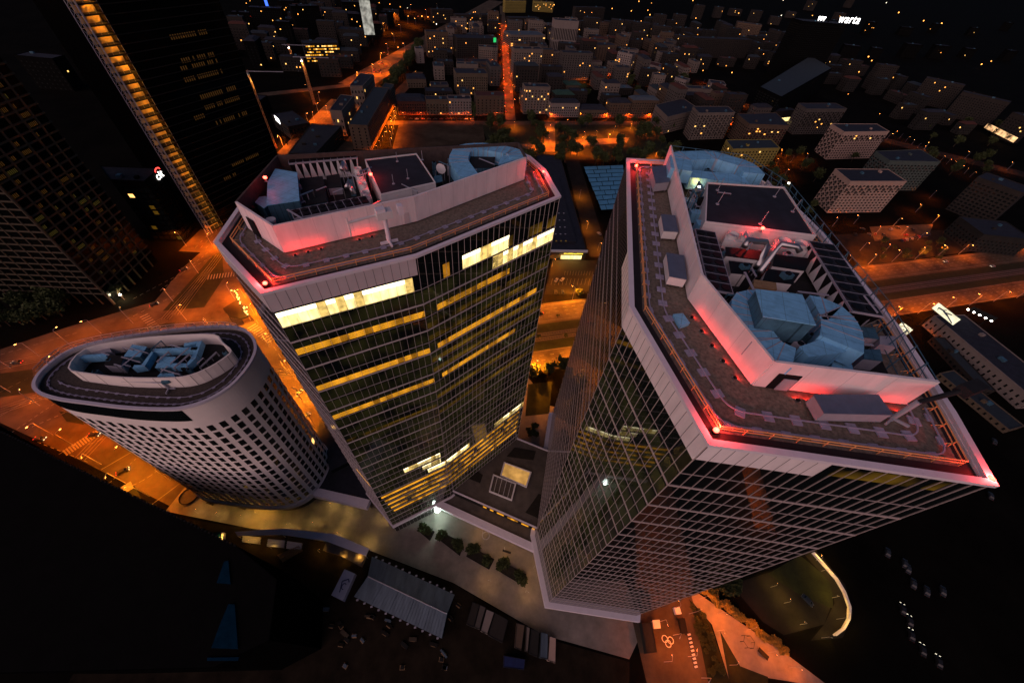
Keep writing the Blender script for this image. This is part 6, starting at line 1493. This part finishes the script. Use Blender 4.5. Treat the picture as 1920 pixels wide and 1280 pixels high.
for x, y, lb_, pw in ((30, 560, 'lone orange lamp before the dark western office', 9000), (460, 558, 'lamp over the lit restaurant terrace beside the folded tower', 12000), (478, 590, 'second lamp over the restaurant terrace beside the folded tower', 12000)):
    p = U(x, y); lamps.append((p.x, p.y, lb_, 'single lamps', pw, .8))
for i in range(46):
    p = Vector((random.uniform(-150, 330), random.uniform(590, 1050))); lamps.append((p.x, p.y, 'lamp in the courts between the packed northern blocks', 'northern court lamps', 8000, .8))
for y_ in (-24, -40, -58): lamps.append((111, y_, 'sodium lamp on the lane behind the viewpoint', 'lane lamps behind', 4000, .8))
for x_, y_ in ((66, -10), (90, -17), (60, -4)): lamps.append((x_, y_, 'sodium lamp at the bend of the lower road', 'lower bend lamps', 900, .8))
RED = (1.0, .10, .004); AMB = (1.0, .255, .008)
for x, y, lb_, gr, pw, s in lamps: lamp(x, y, lb_, gr, pw, RED if gr in ('narrow street lamps', 'cross street lamps', 'northern court lamps') else AMB if (gr == 'junction street lamps' and x > -172) or (gr == 'avenue street lamps' and x < 140) or gr == 'shop car park lamps' else SODIUM, scl=s)
YEL = (1.0, .62, .16)
for x, y in ((372, 962), (410, 968), (455, 972), (500, 978), (545, 982), (590, 985), (640, 1000), (690, 1018), (716, 978), (620, 950), (660, 965)):
    p = U(x, y); lamp(p.x, p.y, 'low warm bollard lamp along the hotel side path', 'path bollard lamps', 170, YEL, .35)
p = U(486, 965); lamp(p.x, p.y, 'bright amber lamp standing on the hotel side path', 'single lamps', 900, (1, .45, .05), .5)
for x, y in ((905, 1000), (945, 1030), (1000, 1065), (985, 1110), (920, 1090)):
    p = U(x, y); lamp(p.x, p.y, 'warm plaza lamp in front of the podium', 'plaza lamps', 240, (1, .5, .14), .5)
for x, y in ((1445, 1100), (1470, 1130), (1500, 1170), (1540, 1070), (1560, 1120), (1568, 1160), (1540, 1195), (1530, 1050)):
    p = U(x, y); lamp(p.x, p.y, 'yellow lamp round the drive and yard below the white clad tower', 'drive lamps', 620, (1, .55, .08), .45)
for x, y in ((420, 1008), (470, 1020), (510, 1028), (600, 1035), (650, 1048), (675, 1050)):
    p = U(x, y); lamp(p.x, p.y, 'amber work lamp under the walkway canopy of the works yard', 'works lamps', 200, (1, .5, .08), .35)
p = U(822, 962); pl = thing('podium_lamp', 'brilliant white lamp under the podium corner', 'lamp', (p.x, p.y, 0)); MB().tube([(p.x, p.y, 0), (p.x, p.y, 4.6)], .06, 6).build('pole', M['white'], pl)
MB().tube([(p.x, p.y, 4.3), (p.x, p.y, 4.9)], [1.0, 1.3], 14).build('lens', emit('podium_light', (.85, 1, .92), 6), pl); point(pl, (.6, -1.2, 4.4), (.7, 1.0, .86), 1100, .4)
# tiny lamps sparkling all over the far city
for i in range(130):
    px = random.uniform(440, 1910); py = random.uniform(2, 175) if random.random() < .8 else random.uniform(150, 300)
    if py > 150 and px < 1500: py = random.uniform(2, 150)
    if px > 1320 and random.random() < .6: px = random.uniform(560, 1300)
    p = U(px, py); D = p.length; q_ = random.random(); r_ = D*.00075*random.uniform(.5, 1.25); zz = random.uniform(5, 9)
    t = thing('city_lamp', 'tiny far lamp twinkling among the dark blocks', 'lamp', (p.x, p.y, 0), 'far city lamps')
    MB().tube([(p.x, p.y, 0), (p.x, p.y, zz)], .08, 4).build('pole', M['black'], t); MB().tube([(p.x, p.y, zz), (p.x, p.y, zz+r_), (p.x, p.y, zz+2*r_)], [r_*.5, r_, r_*.5], 6).build('lens', M['far_o'] if q_ < .84 else M['far_w'] if q_ < .93 else M['far_r'], t)
# ------------------------------------------------------------------ cars
CARP = []
for ci in range(5):
    t = thing('parked_car', 'car', 'car')
    b_ = MB(); prof = [(-2.1, .35), (-2.15, .75), (-1.5, .9), (-.9, 1.42), (.7, 1.45), (1.45, .95), (2.1, .82), (2.15, .4)]
    n_ = len(prof); b_.v += [(x, -.85 if z < 1 else -.68, z) for x, z in prof]+[(x, .85 if z < 1 else .68, z) for x, z in prof]
    for i in range(n_): j = (i+1) % n_; b_.f.append((i, j, n_+j, n_+i)); b_.m.append(0)
    b_.f += [tuple(range(n_-1, -1, -1)), tuple(range(n_, 2*n_))]; b_.m += [0, 0]
    b_.build('body', M['car%d' % ci], t)
    g = MB(); g.quad((-1.47, -.6, .97), (-1.47, .6, .97), (-.98, .55, 1.38), (-.98, -.55, 1.38)); g.quad((1.43, .6, 1.0), (1.43, -.6, 1.0), (.8, -.55, 1.42), (.8, .55, 1.42)); g.build('windscreen', M['win'], t)
    for x in (-1.3, 1.3):
        for y in (-.82, .82): MB().tube([(x, y-.1, .33), (x, y+.1, .33)], .33, 10).build('wheel', M['tyre'], t)
    for y in (-.6, .6): MB().box(2.13, y, .66, .08, .3, .16).build('headlight', M['white'], t); MB().box(-2.14, y, .68, .08, .3, .14).build('taillight', M['car3'], t)
    CARP.append(t)
cf = [True]*5
COLN = ['navy', 'silver', 'black', 'dark red', 'grey']
def car(x, y, rz, label, group, ci=None, lights=False):
    ci = random.randrange(5) if ci is None else ci
    lab = label.replace('COLOR', COLN[ci])
    if cf[ci]: r = CARP[ci]; cf[ci] = False; r.location = (x, y, .02); r.rotation_euler = (0, 0, rz); r['label'] = lab; r['group'] = group
    else: r = dup(CARP[ci], (x, y, .02), rz, 1.0, lab, group)
    if lights:
        for ch in r.children:
            if ch.name.startswith('headlight'):
                ch.data = HL
            if ch.name.startswith('taillight') and lights != 'head': ch.data = TL
    return r
HL = MB().box(2.15, 0, .66, .12, .5, .22).v; 
def lm(m):
    g = MB(); g.box(2.16 if m == 'head' else -2.17, .6, .68, .12, .42, .22); g.box(2.16 if m == 'head' else -2.17, -.6, .68, .12, .42, .22); me = bpy.data.meshes.new(m+'light'); me.from_pydata(g.v, [], g.f); me.materials.append(M[m]); return me
HL, TL = lm('head'), lm('tail')
CARP_done = []
p = U(1043, 526); car(p.x, p.y, 1.2, 'COLOR car parked alone in the shop car park', 'shop car park cars', 1)
p = U(1054, 525); car(p.x, p.y, 1.0, 'second COLOR car at the middle of the shop car park', 'shop car park cars', 1)
p = U(1042, 549); car(p.x, p.y, 1.6, 'COLOR car by the near kerb of the shop car park', 'shop car park cars', 2)
p = U(1055, 549); car(p.x, p.y, 1.6, 'COLOR car beside the black car at the near kerb', 'shop car park cars', 0)
p = U(1123, 439); car(p.x, p.y, 2.2, 'COLOR car turning on the service lane', 'service lane cars', 1)
p = U(1512, 1125); car(p.x, p.y, -.9, 'COLOR car parked in the yellow lit yard by the drive', 'yard cars', 0)
for i in range(12): p = U(1690+i*4.6, 452-i*1.1); car(p.x, p.y, 1.25, 'COLOR car in the tight row beside the dark car park lane', 'dark car park row')
for i in range(9): p = U(1600+i*14+random.uniform(-3, 3), 434+random.uniform(-6, 8)); car(p.x, p.y, random.uniform(0, 3), 'COLOR car standing loose below the slabs', 'loose cars below slabs')
for i in range(11): p = U(770+i*11.5, 224.5); car(p.x, p.y, .3, 'COLOR car parked along the lit cross street', 'cross street cars')
for i in range(30):
    p = Vector((-36, 550))+Vector((-.11, 1))*(i*17)+Vector((4.4 if i % 2 else -4.4, 0)); car(p.x, p.y, 1.68, 'COLOR car in the narrow red street with its lights on', 'narrow street cars', lights=True)
for x, y, a_, lb_ in ((290, 572, .9, 'COLOR car waiting on the junction arm below the lattice office'), (345, 506, .95, 'COLOR car driving up the road beside the lattice office'), (77, 823, .1, 'COLOR car with bright lights at the lower left crossing'), (178, 816, .15, 'COLOR car with bright lights just left of the oval hotel'), (232, 884, .7, 'COLOR car turning at the lower zebra crossing'), (34, 680, 3.3, 'COLOR car leaving the junction to the west'),
                      (562, 738, 1.3, 'COLOR car between hotel and folded tower'), (574, 782, 1.2, 'COLOR car stopped beside the hotel podium'), (1772, 491, 3.4, 'COLOR car with bright lights on the far carriageway'), (1012, 588, 3.4, 'COLOR car on the far carriageway between the towers'), (1860, 500, 3.4, 'COLOR car far along the dark avenue')):
    p = U(x, y); car(p.x, p.y, a_, lb_, 'moving cars', lights=True)
for i in range(14):
    x, y = random.choice([(690, 150), (705, 135), (716, 120), (728, 100), (745, 70), (760, 50), (775, 35), (735, 90)]); p = U(x+random.uniform(-9, 9), y+random.uniform(-7, 7)); car(p.x, p.y, 1.5, 'COLOR car with lights on the far wide avenue', 'wide avenue cars', lights=True)
for x, y in ((1690, 1142), (1703, 1164), (1706, 1190), (1727, 1218), (1757, 1240)): p = U(x, y); car(p.x, p.y, 1.1, 'COLOR car with bright headlights in the black lower corner', 'lower corner cars', 2, lights='head')
for x, y in ((1862, 828), (1855, 930), (1662, 1036), (1694, 1057), (1700, 1066), (1710, 1094), (1735, 1108), (1765, 1108)): p = U(x, y); car(p.x, p.y, 1.0, 'COLOR car parked in the black lot below the east corner', 'black lot cars', 4)
